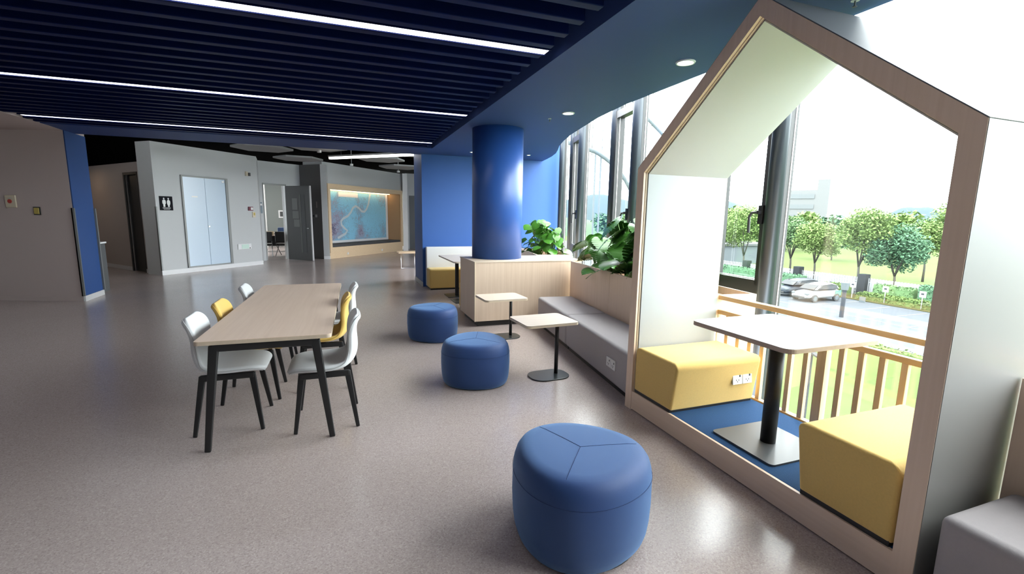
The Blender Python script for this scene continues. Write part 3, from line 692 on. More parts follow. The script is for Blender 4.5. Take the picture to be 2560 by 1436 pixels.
# bench on the near side, lower right corner of the picture
e = empty('upholstered_bench', (2.13, -.85, 0), 0, 'grey bench block on the near side of the house nook, lower right corner', 'bench', 'grey bench blocks')
obj('cushion', B(0, .50, 0, 1.81, .05, .42), M['grey_fabric'], e, bevel=.035, seg=4); obj('kick_base', B(.04, .49, .01, 1.8, 0, .06), M['black'], e)
sockets(e, (-.001, 1.56, .245), Matrix.Rotation(PI / 2, 4, 'Z'))
tag(obj('maple_partition', B(2.635, 2.665, -.9, .998, .0, .90), M['wood']), 'maple back panel rising behind the bench at the right edge', 'panel')

# planter behind the bench: front panel in two boards, top edge, soil, back
e = empty('planter', tuple(BR @ Vector((.52, 0, 0))), ang, 'long maple planter box behind the grey bench holding monstera plants', 'planter', 'maple planters by the window')
obj('front_panel', B(0, .022, .0, 1.60, 0, .905), M['wood'], e); obj('front_panel', B(0, .022, 1.603, 2.93, 0, .905), M['wood'], e)
obj('back_panel', B(.60, .622, .0, 2.93, 0, .905), M['wood'], e); obj('end_panel', B(.022, .60, .0, .022, 0, .905), M['wood'], e)
obj('soil', B(.022, .60, .022, 2.92, .70, .80), M['soil'], e)
PL1 = Matrix.Translation(BR @ Vector((.52, 0, 0))) @ Matrix.Rotation(ang, 4, 'Z')
e = empty('planter', (2.92, 6.875, 0), math.radians(-10.3), 'maple planter box behind the column by the window, philodendrons in it', 'planter', 'maple planters by the window')
obj('front_panel', B(0, .022, 0, 2.6, 0, .92), M['wood'], e); obj('end_panel', B(.0, .6, -.02, .0, 0, .92), M['wood'], e)
obj('back_panel', B(.58, .6, 0, 2.6, 0, .92), M['wood'], e); obj('soil', B(.022, .58, 0, 2.58, .72, .84), M['soil'], e)
PL2 = Matrix.Translation((2.92, 6.875, 0)) @ Matrix.Rotation(math.radians(-10.3), 4, 'Z')
# column box
e = empty('column_plinth', (2.3, 6.4, 0), 0, 'maple veneered box wrapped around the foot of the blue column', 'cabinet')
def CB(name, *a, m_=None, **k):
    q = B(*a); q.transform(Matrix.Translation((-2.3, -6.4, 0))); return obj(name, q, m_ or M['wood'], e, **k)
CB('box_body', (1.655, 2.90, 6.005, 6.85, .08, .895), (2.90, 3.28, 6.005, 6.72, .08, .895), m_=wood('plinth_veneer', (.64, .49, .365), (.72, .57, .44)))
CB('box_top', (1.65, 2.905, 6.0, 6.86, .895, .91), (2.905, 3.30, 6.0, 6.735, .895, .91), m_=wood('plinth_top', (.60, .48, .37), (.68, .56, .44), 'X'))
CB('corner_edge', 1.648, 1.664, 5.998, 6.012, .08, .91, m_=M['edge'])
CB('kick_base', 1.71, 2.88, 6.06, 6.8, 0, .08, m_=M['sash'])

# ------------------------------------------------------------------ booth behind the column
def booth(name, lab, x0, x1, y0, y1, zs, group):
    e = empty(name, (x0, y0, 0), 0, lab, 'bench', group)
    obj('cushion', B(0, x1 - x0, 0, y1 - y0, .03, zs), M['yellow'], e, bevel=.03, seg=4); obj('kick_base', B(.02, x1 - x0 - .02, .02, y1 - y0, 0, .04), M['black'], e)
    return e
e = booth('booth_bench', 'yellow booth bench with pale back against the blue wall', 1.615, 3.33, 9.33, 9.72, .425, 'yellow booth benches behind the column')
obj('backrest', B(.0, 1.68, .38, .5, .03, .86), M['back_fabric'], e, bevel=.015)
booth('booth_bench', 'yellow booth bench whose end shows beyond the maple box of the column', 1.765, 2.88, 6.87, 7.42, .43, 'yellow booth benches behind the column')
e = empty('booth_table', (2.4, 8.42, 0), 0, 'large pale table on black pedestals behind the blue column', 'table')
obj('tabletop', P(rrect(1.3, 1.42, .06), .715, .74), wood('booth_top', (.60, .52, .45), (.66, .58, .50), 'Y'), e)
for x, y in ((-.4, .14), (-.4, -.44), (.4, .14), (.4, -.44)):
    bm = bmesh.new(); cyl(bm, x, y, .012, .715, .036, 20); obj('pole', bm, M['black'], e); obj('base_plate', P(rrect(.42, .42, .03, 4, x, y), 0, .012), M['plate'], e)

# ------------------------------------------------------------------ ottomans
def pouf(bm_r, h, ph):
    bm = bmesh.new(); n = 72
    prof = [(0.85, 0.0), (.90, .008), (.94, .026), (.972, .06), (.992, .11), (1.005, .20), (1, h - .115), (.985, h - .075), (.955, h - .042), (.905, h - .018), (.83, h - .005), (.70, h), (.35, h + .003)]
    rings = []
    for s, z in prof:
        rg = []
        for k in range(n):
            a = 2 * PI * k / n; amp = .013 * (1 if s > .8 else s); r = bm_r * s + amp * math.cos(3 * (a - ph))
            rg.append(bm.verts.new((r * math.cos(a), r * math.sin(a), z)))
        rings.append(rg)
    for i in range(len(rings) - 1):
        for k in range(n): bm.faces.new((rings[i][k], rings[i][(k + 1) % n], rings[i + 1][(k + 1) % n], rings[i + 1][k]))
    c = bm.verts.new((0, 0, h + .003)); 
    for k in range(n): bm.faces.new((rings[-1][k], rings[-1][(k + 1) % n], c))
    bm.faces.new(rings[0][::-1])
    return bm
def ottoman(x, y, lab, ph, r=.312, h=.405):
    e = empty('ottoman', (x, y, 0), 0, lab, 'ottoman', 'blue upholstered ottomans')
    obj('cushion', pouf(r, h, ph), M['blue_fabric'], e, smooth=True)
    bm = bmesh.new()
    for k in range(3):
        a = ph + k * 2 * PI / 3; c, s = math.cos(a), math.sin(a); R_ = r + .010
        tube(bm, [(t * R_ * c, t * R_ * s, z + .0002) for t, z in ((0.0, h + .003), (.35, h + .003), (.70, h), (.83, h - .005), (.905, h - .018), (.955, h - .042), (.985, h - .075))], .0014, 5)
    obj('seam', bm, M['seam'], e)
    bm = bmesh.new(); tube(bm, [((r * 1.0 + .001 + .013 * math.cos(3 * (a - ph))) * math.cos(a), (r * 1.0 + .001 + .013 * math.cos(3 * (a - ph))) * math.sin(a), h - .105) for a in [2 * PI * k / 72 for k in range(72)]], .0009, 5, True)
    obj('seam', bm, M['seam'], e)
    bm = bmesh.new(); cyl(bm, 0, 0, 0, .012, r * .86, 48); obj('foot_ring', bm, M['black'], e)
ottoman(1.035, 1.835, 'largest looking blue ottoman in the foreground with seams meeting on its top', math.radians(110), .335, .435)
ottoman(1.115, 4.01, 'blue ottoman in front of the nearer side table', math.radians(70))
ottoman(1.02, 5.64, 'farthest blue ottoman, in front of the maple column box', math.radians(50))

# ------------------------------------------------------------------ side tables
def side_table(cx, cy, px, py, lab, rz):
    e = empty('side_table', (px, py, 0), 0, lab, 'side table', 'small side tables by the grey bench')
    Rz = Matrix.Rotation(rz, 4, 'Z'); T = Matrix.Translation((cx - px, cy - py, 0)) @ Rz
    q = P(rrect(.54, .45, .045), .545, .556); q.transform(T); obj('tabletop', q, wood('side_top', (.60, .50, .41), (.67, .57, .47), 'X'), e)
    q = P(rrect(.54, .45, .045), .5565, .560); q.transform(T)
    q2 = P(rrect(.544, .454, .046), .531, .5445); q2.transform(T); obj('top_edge', q2, M['edge'], e); q.free()
    bm = bmesh.new(); cyl(bm, 0, 0, .012, .531, .019, 24); o = obj('pole', bm, M['black'], e, smooth=False)
    for p in o.data.polygons: p.use_smooth = len(p.vertices) == 4
    q = P(rrect(.40, .29, .12, 8), 0, .012); q.transform(Matrix.Translation((-.09, -.02, 0)) @ Rz); obj('base_plate', q, M['plate'], e, bevel=.003)
side_table(1.775, 3.965, 1.91, 3.935, 'nearer side table with pale top and black oval foot', math.radians(3))
side_table(1.785, 5.27, 1.975, 5.44, 'farther side table with pale top in front of the maple column box', math.radians(2))

# ------------------------------------------------------------------ long table
e = empty('dining_table', (-.475, 4.415, 0), math.radians(-1.3), 'long rectangular table with wood-look top and black splayed legs', 'table')
obj('tabletop', P(rrect(.79, 2.40, .03), .715, .739), M['woodtop'], e)
obj('top_edge', P(rrect(.794, 2.404, .031), .7135, .7375), wood('table_edge', (.52, .42, .32), (.58, .47, .36), 'Y'), e)
for sy in (-1, 1):
    for sx in (-1, 1):
        bm = bmesh.new(); beam(bm, (sx * .295, sy * 1.155, .70), (sx * .375, sy * 1.165, 0), .055, .04, .036, up=(0, 1, 0)); obj('leg', bm, M['black'], e, bevel=.006)
    obj('end_rail', B(-.31, .31, sy * 1.155 - .02, sy * 1.155 + .02, .66, .7135), M['black'], e, bevel=.008)
obj('long_rail', B((-.25, -.21, -1.13, 1.13, .67, .7135), (.21, .25, -1.13, 1.13, .67, .7135)), M['black'], e)

# ------------------------------------------------------------------ chairs
def shell_points():
    # along the profile: (forward u, height z, half width, edge lift)
    return [(.232, .418, .150, .0), (.222, .438, .185, .002), (.18, .452, .212, .004), (.10, .450, .228, .010), (.0, .440, .236, .018), (-.09, .436, .232, .028), (-.155, .448, .215, .04),
            (-.195, .485, .190, .05), (-.212, .54, .172, .048), (-.212, .60, .172, .042), (-.206, .66, .190, .036), (-.208, .72, .205, .030), (-.222, .765, .195, .022), (-.238, .792, .165, .012), (-.250, .803, .115, .004)]
def make_chair(lab, group, m_, seamm, loc, rz):
    e = empty('dining_chair', loc, rz, lab, 'chair', group)
    sp = shell_points(); bm = bmesh.new(); rows = []; n = 13
    for i, (u, z, w, lift) in enumerate(sp):
        a = sp[max(0, i - 1)]; b = sp[min(len(sp) - 1, i + 1)]; t = Vector((b[0] - a[0], b[1] - a[1])).normalized(); nn = Vector((-t.y, t.x))
        if nn.y < 0 and i < 6: nn = -nn
        nn = Vector((t.y, -t.x))      # points up over the seat / forward over the back
        if i < 6 and nn.y < 0: nn = -nn
        if i >= 6 and nn.x < 0: nn = -nn
        row = []
        for k in range(n):
            s = (k / (n - 1)) * 2 - 1; c = lift * (abs(s) ** 2.2)
            row.append(bm.verts.new((u + nn.x * c, s * w, z + nn.y * c)))
        rows.append(row)
    for i in range(len(rows) - 1):
        for k in range(n - 1): bm.faces.new((rows[i][k], rows[i][k + 1], rows[i + 1][k + 1], rows[i + 1][k]))
    edge_ = [v.co.copy() for v in ([r[0] for r in rows] + rows[-1][1:-1] + [r[-1] for r in rows[::-1]] + rows[0][1:-1][::-1])]
    for _ in range(3):
        edge_ = [q for i in range(len(edge_)) for q in (edge_[i].lerp(edge_[(i + 1) % len(edge_)], .25), edge_[i].lerp(edge_[(i + 1) % len(edge_)], .75))]
    edge_ = edge_[::2]
    o = obj('shell', bm, m_, e, smooth=True, recalc=False)
    sd = o.modifiers.new('so', 'SOLIDIFY'); sd.thickness = .042; sd.offset = 0
    ss = o.modifiers.new('ss', 'SUBSURF'); ss.levels = 2; ss.render_levels = 2
    bm = bmesh.new(); tube(bm, [(p.x * .995, p.y * 1.0 + (.006 if p.y > 0 else -.006), p.z) for p in edge_], .0028, 5, True); obj('piping', bm, seamm, e)
    for su in (-1, 1):
        for sv in (-1, 1):
            bm = bmesh.new(); beam(bm, (su * .150, sv * .155, .412), (su * .205 + (-.005 if su < 0 else .0), sv * .212, 0), .042, .028, .026, up=(0, 1, 0)); obj('leg', bm, M['black'], e, bevel=.005)
    obj('seat_frame', B((-.165, .165, -.175, -.145, .375, .418), (-.165, .165, .145, .175, .375, .418), (-.02, .02, -.15, .15, .378, .412)), M['black'], e, bevel=.006)
    return e
gl, gy = 'light grey shell chairs at the long table', 'yellow shell chairs at the long table'
gm = mat('grey_piping', (.42, .43, .43), .8)
for lab, g, mm_, sm_, x, y, rz in (
    ('light grey shell chair on the left of the long table, nearest the camera', gl, M['shell'], gm, -.80, 3.72, 0),
    ('yellow shell chair on the left of the long table', gy, M['shelly'], M['yseam'], -.755, 4.27, 0),
    ('light grey shell chair on the left, mostly hidden by the far end of the table', gl, M['shell'], gm, -.735, 5.16, .03),
    ('light grey shell chair on the right of the long table, nearest the camera', gl, M['shell'], gm, -.165, 3.56, PI),
    ('yellow shell chair on the right of the long table', gy, M['shelly'], M['yseam'], -.215, 4.37, PI),
    ('light grey shell chair on the right side at the far end of the table', gl, M['shell'], gm, -.14, 5.03, PI)):
    make_chair(lab, g, mm_, sm_, (x, y, 0), rz)

# ------------------------------------------------------------------ plants
def leaf_mesh(bm, mtx, size, split=True, rnd=random):
    """a cupped heart-shaped blade, cut to the midrib between the side veins when split"""
    L_, n = size, 9
    def half(side):
        prev = None
        for k in range(n):
            t0, t1 = k / n, (k + 1) / n
            g = .20 if split and k > 1 else 0.0
            tt1 = t1 - g / n
            def w(t): return L_ * .56 * (math.sin(min(1, (t * .94 + .08)) * PI) ** .62) * (1 - .25 * t)
            def y_(t, q): return L_ * (t - .10 - q * .16 + q * q * .10)
            ps = []
            for t, q in ((t0, 0), (t0, .5), (t0, 1.0), (tt1, 1.0), (t1 - g * .25 / n, .5), (t1, 0)):
                ww = w(t) * q; yy = y_(t, q) + (.0 if q < .9 else .0)
                z = -.22 * (ww * ww) / L_ - .30 * L_ * (t * t) + .10 * ww
                ps.append(mtx @ Vector((side * ww, yy, z)))
            # outline between the ends is rounded by an extra tip vertex
            tm = (t0 + tt1) / 2; ww = w(tm) * 1.10; tip = mtx @ Vector((side * ww, y_(tm, 1.06), -.24 * ww * ww / L_ - .30 * L_ * tm * tm + .10 * ww))
            a = [bm.verts.new(p) for p in ps]; tv = bm.verts.new(tip)
            bm.faces.new((a[0], a[1], a[4], a[5])); bm.faces.new((a[1], a[2], tv, a[3], a[4]))
    half(1); half(-1)
def plant(name, label, base, mt, nleaf, hmin, hmax, spread, lsize, split, mleaf, seed, group, cat='plant', lean=(0, 0)):
    rnd = random.Random(seed); p = mt @ Vector(base)
    e = empty(name, p, 0, label, cat, group)
    bl, bs = bmesh.new(), bmesh.new()
    for i in range(nleaf):
        az = rnd.uniform(0, 2 * PI); t = (i + .5) / nleaf; hh = hmin + (hmax - hmin) * (t ** .8) + rnd.uniform(-.03, .03); rad = spread * (.25 + .75 * rnd.random()) * (1.15 - .5 * t)
        tip = Vector((math.cos(az) * rad + lean[0] * t, math.sin(az) * rad * 1.2 + lean[1] * t, hh))
        r0 = rnd.uniform(.01, .06); s0 = Vector((math.cos(az) * r0, math.sin(az) * r0, -.03))
        mid = s0.lerp(tip, .55) + Vector((0, 0, .06)) - Vector((math.cos(az), math.sin(az), 0)) * rad * .12
        tube(bs, [s0, mid, tip], [.006, .0045, .003], 5)
        sz = lsize * rnd.uniform(.75, 1.2)
        tilt = rnd.uniform(-.95, -.2) + .25 * (1 - t)
        m_ = Matrix.Translation(tip) @ Matrix.Rotation(az - PI / 2 + rnd.uniform(-.6, .6), 4, 'Z') @ Matrix.Rotation(tilt, 4, 'X') @ Matrix.Rotation(rnd.uniform(-.4, .4), 4, 'Y')
        leaf_mesh(bl, m_, sz, split, rnd)
    obj('foliage', bl, mleaf, e, smooth=True, recalc=False); obj('stems', bs, M['stem'], e, smooth=True)
gp = 'leafy plants in the window planters'
plant('monstera', 'big monstera in the long planter just left of the house nook', (.30, 1.05, .80), PL1, 38, .14, .74, .27, .30, True, M['leaf'], 3, gp)
plant('monstera', 'monstera in the middle of the long planter', (.28, 1.65, .80), PL1, 38, .12, .72, .28, .29, True, M['leaf'], 11, gp)
plant('monstera', 'lower monstera at the far end of the long planter, leaning over the corner', (.22, 2.40, .80), PL1, 26, .06, .48, .26, .25, True, M['leaf'], 5, gp, lean=(-.05, 0))
plant('philodendron', 'small-leaved philodendron right beside the blue column', (.22, .80, .84), PL2, 62, .04, .62, .27, .15, False, M['leafb'], 21, gp)
plant('philodendron', 'small-leaved philodendron in the back planter against the window', (.34, .42, .84), PL2, 52, .05, .50, .24, .15, False, M['leafb'], 22, gp)
plant('monstera', 'small monstera tucked against the house nook frame', (.36, .50, .80), PL1, 12, .10, .50, .20, .2, True, M['leafb'], 9, gp)

# ------------------------------------------------------------------ outdoors
GZ = -5.0
def ground(name, x0, x1, y0, y1, z, m_, kind='structure'):
    o = obj(name, B(x0, x1, y0, y1, z - .3, z), m_); tag(o, kind=kind); return o
ground('floor_outside_lawn', 3.8, 26.6, -40, 60, GZ, M['grass'])
ground('floor_outside_kerb', 26.6, 27.6, -40, 90, GZ + .03, M['pave'])
ground('floor_outside_road', 27.6, 40.2, -60, 120, GZ, M['asph'])
ground('floor_outside_bed', 40.2, 43.6, -60, 120, GZ + .06, mat('bed_earth', (.03, .032, .014), .95, spec=.04))
ground('floor_outside_path', 43.6, 57.0, -60, 160, GZ + .02, M['pave'])
ground('floor_outside_meadow', 57.0, 420.0, -150, 500, GZ + .03, M['grass2'])
ground('floor_outside_meadow', -60, 60.0, 120, 500, GZ + .01, M['grass2'])
for k in range(-3, 12):
    y = 20.4 + 2.45 * k - .0
    tag(obj('parking_line', B(33.2, 39.6, y, y + .13, GZ, GZ + .012), M['line']), 'white line between the parking bays', 'road marking', 'parking bay lines')
tag(obj('parking_line', B(33.0, 33.15, -5, 60, GZ, GZ + .012), M['line']), 'long white edge line of the parking bays', 'road marking')
tag(obj('parking_line', B(29.2, 29.35, -5, 60, GZ, GZ + .012), M['line']), 'long white line along the middle of the road', 'road marking')
def scatter_leaves(bm, blobs, n, size, rnd, squash=.75):
    tot = sum(b[3] ** 2 for b in blobs)
    for (x, y, z, r) in blobs:
        for i in range(int(n * r * r / tot)):
            v = Vector((rnd.gauss(0, 1), rnd.gauss(0, 1), rnd.gauss(0, 1))).normalized() * r * 1.12 * (rnd.random() ** .5)
            c = Vector((x + v.x, y + v.y, z + v.z * squash)); s = size * rnd.uniform(.6, 1.4)
            R_ = Euler((rnd.uniform(-.9, .9), rnd.uniform(-.9, .9), rnd.uniform(0, 6.28))).to_matrix()
            q = [bm.verts.new(c + R_ @ Vector(p)) for p in ((-s, 0, 0), (0, -s * .55, 0), (s, 0, 0), (0, s * .55, 0))]
            bm.faces.new(q)
def tree(label, x, y, h, cr, m_, seed, n=9000, trunk=.35, multi=True, group='trees beyond the fence', size=.12):
    rnd = random.Random(seed); e = empty('tree', (x, y, GZ), 0, label, 'tree', group)
    bt = bmesh.new(); blobs = []; th = h * trunk
    k = 5 if multi else 4
    tube(bt, [(0, 0, 0), (.05, .03, th * .6), (0.02, .08, th)], [.13, .10, .085], 8)
    for i in range(k):
        a = 2 * PI * i / k + rnd.uniform(-.4, .4); r = cr * rnd.uniform(.35, .65); zz = h * rnd.uniform(.55, .86)
        tp = (math.cos(a) * r, math.sin(a) * r, zz)
        tube(bt, [(0.02, .08, th * .85), (math.cos(a) * r * .45, math.sin(a) * r * .45, (th + zz) / 2), tp], [.07, .05, .02], 6)
        blobs.append((tp[0], tp[1], tp[2], cr * rnd.uniform(.38, .55)))
        blobs.append((tp[0] * 1.35, tp[1] * 1.35, tp[2] - h * .14, cr * rnd.uniform(.28, .42)))
    blobs.append((0, 0, h - cr * .4, cr * .48)); blobs.append((0, 0, h * .62, cr * .6))
    bl = bmesh.new(); scatter_leaves(bl, blobs, n, size, rnd)
    obj('trunk', bt, M['bark'], e, smooth=True); obj('crown', bl, m_, e, recalc=False)
tree('tall pale green tree behind the middle of the white fence', 44.3, 28.6, 7.9, 2.5, M['tleaf'], 1)
tree('dark green round tree right of the tall pale tree', 45.4, 26.2, 6.5, 2.7, M['tleaf3'], 2, trunk=.32)
tree('yellowish green tree behind the parked cars', 47.5, 35.2, 6.6, 2.5, M['tleaf'], 3)
tree('slim green tree just right of the round window mullion', 48.5, 38.9, 7.1, 2.2, M['tleaf2'], 4)
tree('pale tree at the right edge of the nook view', 52.5, 26.6, 8.4, 2.5, M['tleaf'], 5, trunk=.4)
tree('thin tree on the lawn near the right edge of the nook view', 60.0, 31.9, 7.2, 2.4, M['tleaf2'], 6)
tree('yellowish green tree seen through the narrow opening window', 45.0, 42.3, 8.4, 3.1, M['tleaf'], 7, trunk=.3)
tree('green tree at the left edge of the narrow opening window', 45.2, 46.8, 8.0, 3.0, M['tleaf'], 8, trunk=.3)
rnd = random.Random(5)
for k in range(12):
    a = math.radians(30 + k * 2.6); d = 105 + rnd.uniform(-12, 30)
    tree('distant tree in the row at the far side of the meadow', d * math.cos(a), d * math.sin(a), rnd.uniform(6.5, 9), rnd.uniform(3.4, 4.2), [M['tleaf'], M['tleaf2'], M['tleaf3']][k % 3], 30 + k, n=1500, group='far trees across the meadow', trunk=.12, size=.5)
# wooded hills on the horizon
def ridge(name, label, cx, cy, w, d, h, m_, seed, rot=0):
    rnd = random.Random(seed); bm = bmesh.new(); nx, ny = 40, 10; g = []
    ph = [rnd.uniform(0, 6) for _ in range(4)]
    for i in range(nx + 1):
        r = []
        for j in range(ny + 1):
            u, v = i / nx, j / ny
            z = h * (math.sin(PI * u) ** .7) * (math.sin(PI * v) ** .8) * (.75 + .15 * math.sin(9 * u + ph[0]) + .1 * math.sin(23 * u + ph[1]) + .05 * math.sin(47 * u + ph[2]))
            r.append(bm.verts.new(((u - .5) * w, (v - .5) * d, z)))
        g.append(r)
    for i in range(nx):
        for j in range(ny): bm.faces.new((g[i][j], g[i + 1][j], g[i + 1][j + 1], g[i][j + 1]))
    o = obj(name, bm, m_, None, smooth=True, loc=(cx, cy, GZ - .5), rz=rot); tag(o, label, 'hill')
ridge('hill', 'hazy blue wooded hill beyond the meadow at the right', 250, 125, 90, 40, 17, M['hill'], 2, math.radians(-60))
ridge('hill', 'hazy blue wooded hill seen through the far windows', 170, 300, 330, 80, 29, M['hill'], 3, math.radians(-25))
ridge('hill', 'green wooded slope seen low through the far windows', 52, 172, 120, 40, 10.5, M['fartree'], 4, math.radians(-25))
# hedge, shrubs
def leafblock(name, label, x0, x1, y0, y1, z0, z1, n, seed, size=.09, m_=None, cat='hedge'):
    rnd = random.Random(seed); bm = bmesh.new()
    box(bm, x0 + .1, x1 - .1, y0, y1, z0, z1 - .12)
    for i in range(n):
        c = Vector((rnd.uniform(x0, x1), rnd.uniform(y0, y1), z0 + (z1 - z0) * rnd.random() ** .6)); s = size * rnd.uniform(.6, 1.4)
        R_ = Euler((rnd.uniform(-1, 1), rnd.uniform(-1, 1), rnd.uniform(0, 6.28))).to_matrix()
        bm.faces.new([bm.verts.new(c + R_ @ Vector(p)) for p in ((-s, 0, 0), (0, -s * .6, 0), (s, 0, 0), (0, s * .6, 0))])
    tag(obj(name, bm, m_ or M['hedge']), label, cat)
leafblock('hedge', 'low green hedge between the parking bays and the white fence', 40.7, 41.9, 16, 26.3, GZ, GZ + .62, 6000, 1)
leafblock('shrub', 'dark green shrub mass in front of the fence at the right', 42.1, 43.0, 16, 22.6, GZ, GZ + 1.7, 4500, 2, m_=M['tleaf3'], cat='shrub')
leafblock('shrub', 'shrubs growing against the white fence in the middle', 42.3, 43.0, 23.0, 26.0, GZ, GZ + 1.35, 1100, 3, m_=M['tleaf2'], cat='shrub')
leafblock('shrub', 'shrub behind the parked white car', 41.0, 42.4, 27.7, 29.6, GZ, GZ + 1.0, 1500, 4, cat='shrub')
leafblock('hedge', 'hedge behind the parked dark car', 41.0, 42.4, 32, 48, GZ, GZ + 1.3, 4000, 6, m_=M['tleaf3'])
leafblock('shrub', 'row of tiny low shrubs on the lawn edge near the road', 25.7, 26.4, 6, 17.5, GZ, GZ + .20, 500, 7, size=.07, cat='shrub')
# fence
e = empty('picket_fence', (43.2, 30, GZ), 0, 'white metal picket fence behind the parking bays', 'fence')
for k in range(100):
    y = -15.5 + .235 * k
    obj('picket', B(-.03, .03, y - .055, y + .055, .05, 1.62), M['carwhite'], e)
bm = bmesh.new()
for k in range(60): 
    y = 8.1 + .235 * k; box(bm, -.03, .03, y - .055, y + .055, .05, 1.62)
o = obj('picket', bm, M['carwhite'], e); o['kind'] = 'stuff'
obj('fence_rail', B((-.02, .02, -16, 22, .35, .41), (-.02, .02, -16, 22, 1.25, 1.31)), M['carwhite'], e)
for y in (27.3, 33.6, 40.0, 20.4):
    tag(obj('gate_pier', B(42.75, 43.45, y - .34, y + .34, GZ, GZ + 1.95), M['stone'], bevel=.05), 'dark grey stone pier in the white picket fence', 'pier', 'stone piers of the fence')
tag(obj('boundary_wall', B(43.8, 44.0, 12, 21.9, GZ, GZ + 2.25), M['pale']), 'pale wall panel behind the shrubs at the right of the fence', 'wall')
# bay signs
for k, y in enumerate((26.6, 24.05, 21.5)):
    e = empty('parking_sign', (40.75, y, GZ), 0, ['white bay sign on a post beside the parked white car', 'white bay sign on a post, middle of three', 'white bay sign on a post nearest the right of the nook view'][k], 'sign', 'bay signs along the hedge')
    bm = bmesh.new(); cyl(bm, 0, 0, 0, 1.05, .035, 10); obj('post', bm, M['carwhite'], e)
    obj('board', B(-.03, .0, -.22, .22, .95, 1.42), M['carwhite'], e); obj('symbol', B(-.035, -.03, -.09, .10, 1.15, 1.27), M['lampgrey'], e)
tag(obj('ground_sign', B(39.55, 39.62, 24.75, 25.2, GZ, GZ + .45), M['pale']), 'small pale sign board standing on the kerb by the hedge', 'sign')
# payment post in the road, lamp on the lawn
e = empty('bollard_lamp', (32.0, 21.4, GZ), 0, 'grey bollard lamp standing at the near side of the parking lot', 'lamp')
bm = bmesh.new(); cyl(bm, 0, 0, 0, 1.9, .13, 12); obj('post', bm, M['lampgrey'], e); bm = bmesh.new(); cyl(bm, 0, 0, 1.9, 2.4, .20, 12, .26); obj('lamp_head', bm, M['pale'], e)
e = empty('street_lamp', (13.6, 9.85, GZ), 0, 'slim grey lamp post with angled head on the lawn below', 'lamp')
bm = bmesh.new(); cyl(bm, 0, 0, 0, 2.6, .05, 12); obj('post', bm, M['lampgrey'], e)
bm = bmesh.new(); beam(bm, (-.05, -.45, 2.36), (-.1, 1.0, 2.84), .20, .05); obj('lamp_head', bm, M['lampgrey'], e)
bm = bmesh.new(); cyl(bm, 0, 0, 2.6, 2.85, .1, 12, .07); obj('collar', bm, M['pale'], e)
tag(obj('traffic_barrel', P([(19.7 + .28 * math.cos(k * PI / 8), 18.9 + .28 * math.sin(k * PI / 8)) for k in range(16)], GZ, GZ + .75), M['orange'], bevel=.05), 'orange barrel on the ground, glimpsed through the balusters', 'barrel')
# low building behind the trees at the left of the nook view
e = empty('low_building', (56, 58, GZ), 0, 'low grey flat-roofed building seen through the narrow opening window', 'building')
obj('wall', B(-7, 6, -5.5, 8, 0, 2.7), M['pale'], e); obj('roof', B(-7.3, 6.3, -5.8, 8.3, 2.7, 3.0), M['pave'], e)
# office block far away, haze paled into its colours
e = empty('office_block', (128, 103, GZ), math.radians(-55), 'pale hazy office block on the horizon behind the trees', 'building')
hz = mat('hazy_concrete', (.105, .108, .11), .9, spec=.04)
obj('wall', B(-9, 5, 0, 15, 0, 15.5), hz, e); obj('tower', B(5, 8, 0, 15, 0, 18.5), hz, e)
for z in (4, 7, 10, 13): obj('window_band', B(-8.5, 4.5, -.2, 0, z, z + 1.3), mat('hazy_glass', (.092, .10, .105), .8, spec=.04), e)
# neighbouring wing of the building: pale curved tubes and thin bars
e = empty('neighbour_wing', (12, 20, 0), 0, 'pale curved glazed wing of the building seen through the far windows', 'building')
def wing(pts, r, m_, name):
    bm = bmesh.new(); tube(bm, [Vector(p) - Vector((12, 20, 0)) for p in pts], r, 8); obj(name, bm, m_, e, smooth=True)
wing([(9.9, 20, 4.95), (10.4, 20, 4.9), (10.92, 20, 4.75), (11.5, 20, 4.6), (11.96, 20, 4.37), (12.4, 20, 4.1), (12.85, 20, 3.72), (13.2, 20, 3.35), (13.6, 20, 2.8)], .10, M['pale'], 'arch_tube')
wing([(13.2, 20, 7.3), (14.1, 20, 6.49), (15.18, 20, 5.72), (16.2, 20, 4.7)], .08, M['pale'], 'arch_tube')
for x, zt in ((11.45, 4.6), (11.75, 4.5), (12.9, 3.6), (9.9, 4.9)): wing([(x, 20, GZ), (x, 20, zt)], .045, M['pale'], 'glazing_bar')
for k in range(9): x = 10.2 + k * .55; wing([(x, 20.1, 5.0 - k * .32 + .1), (x, 20.1, 8.5)], .02, hz, 'cladding_bar')

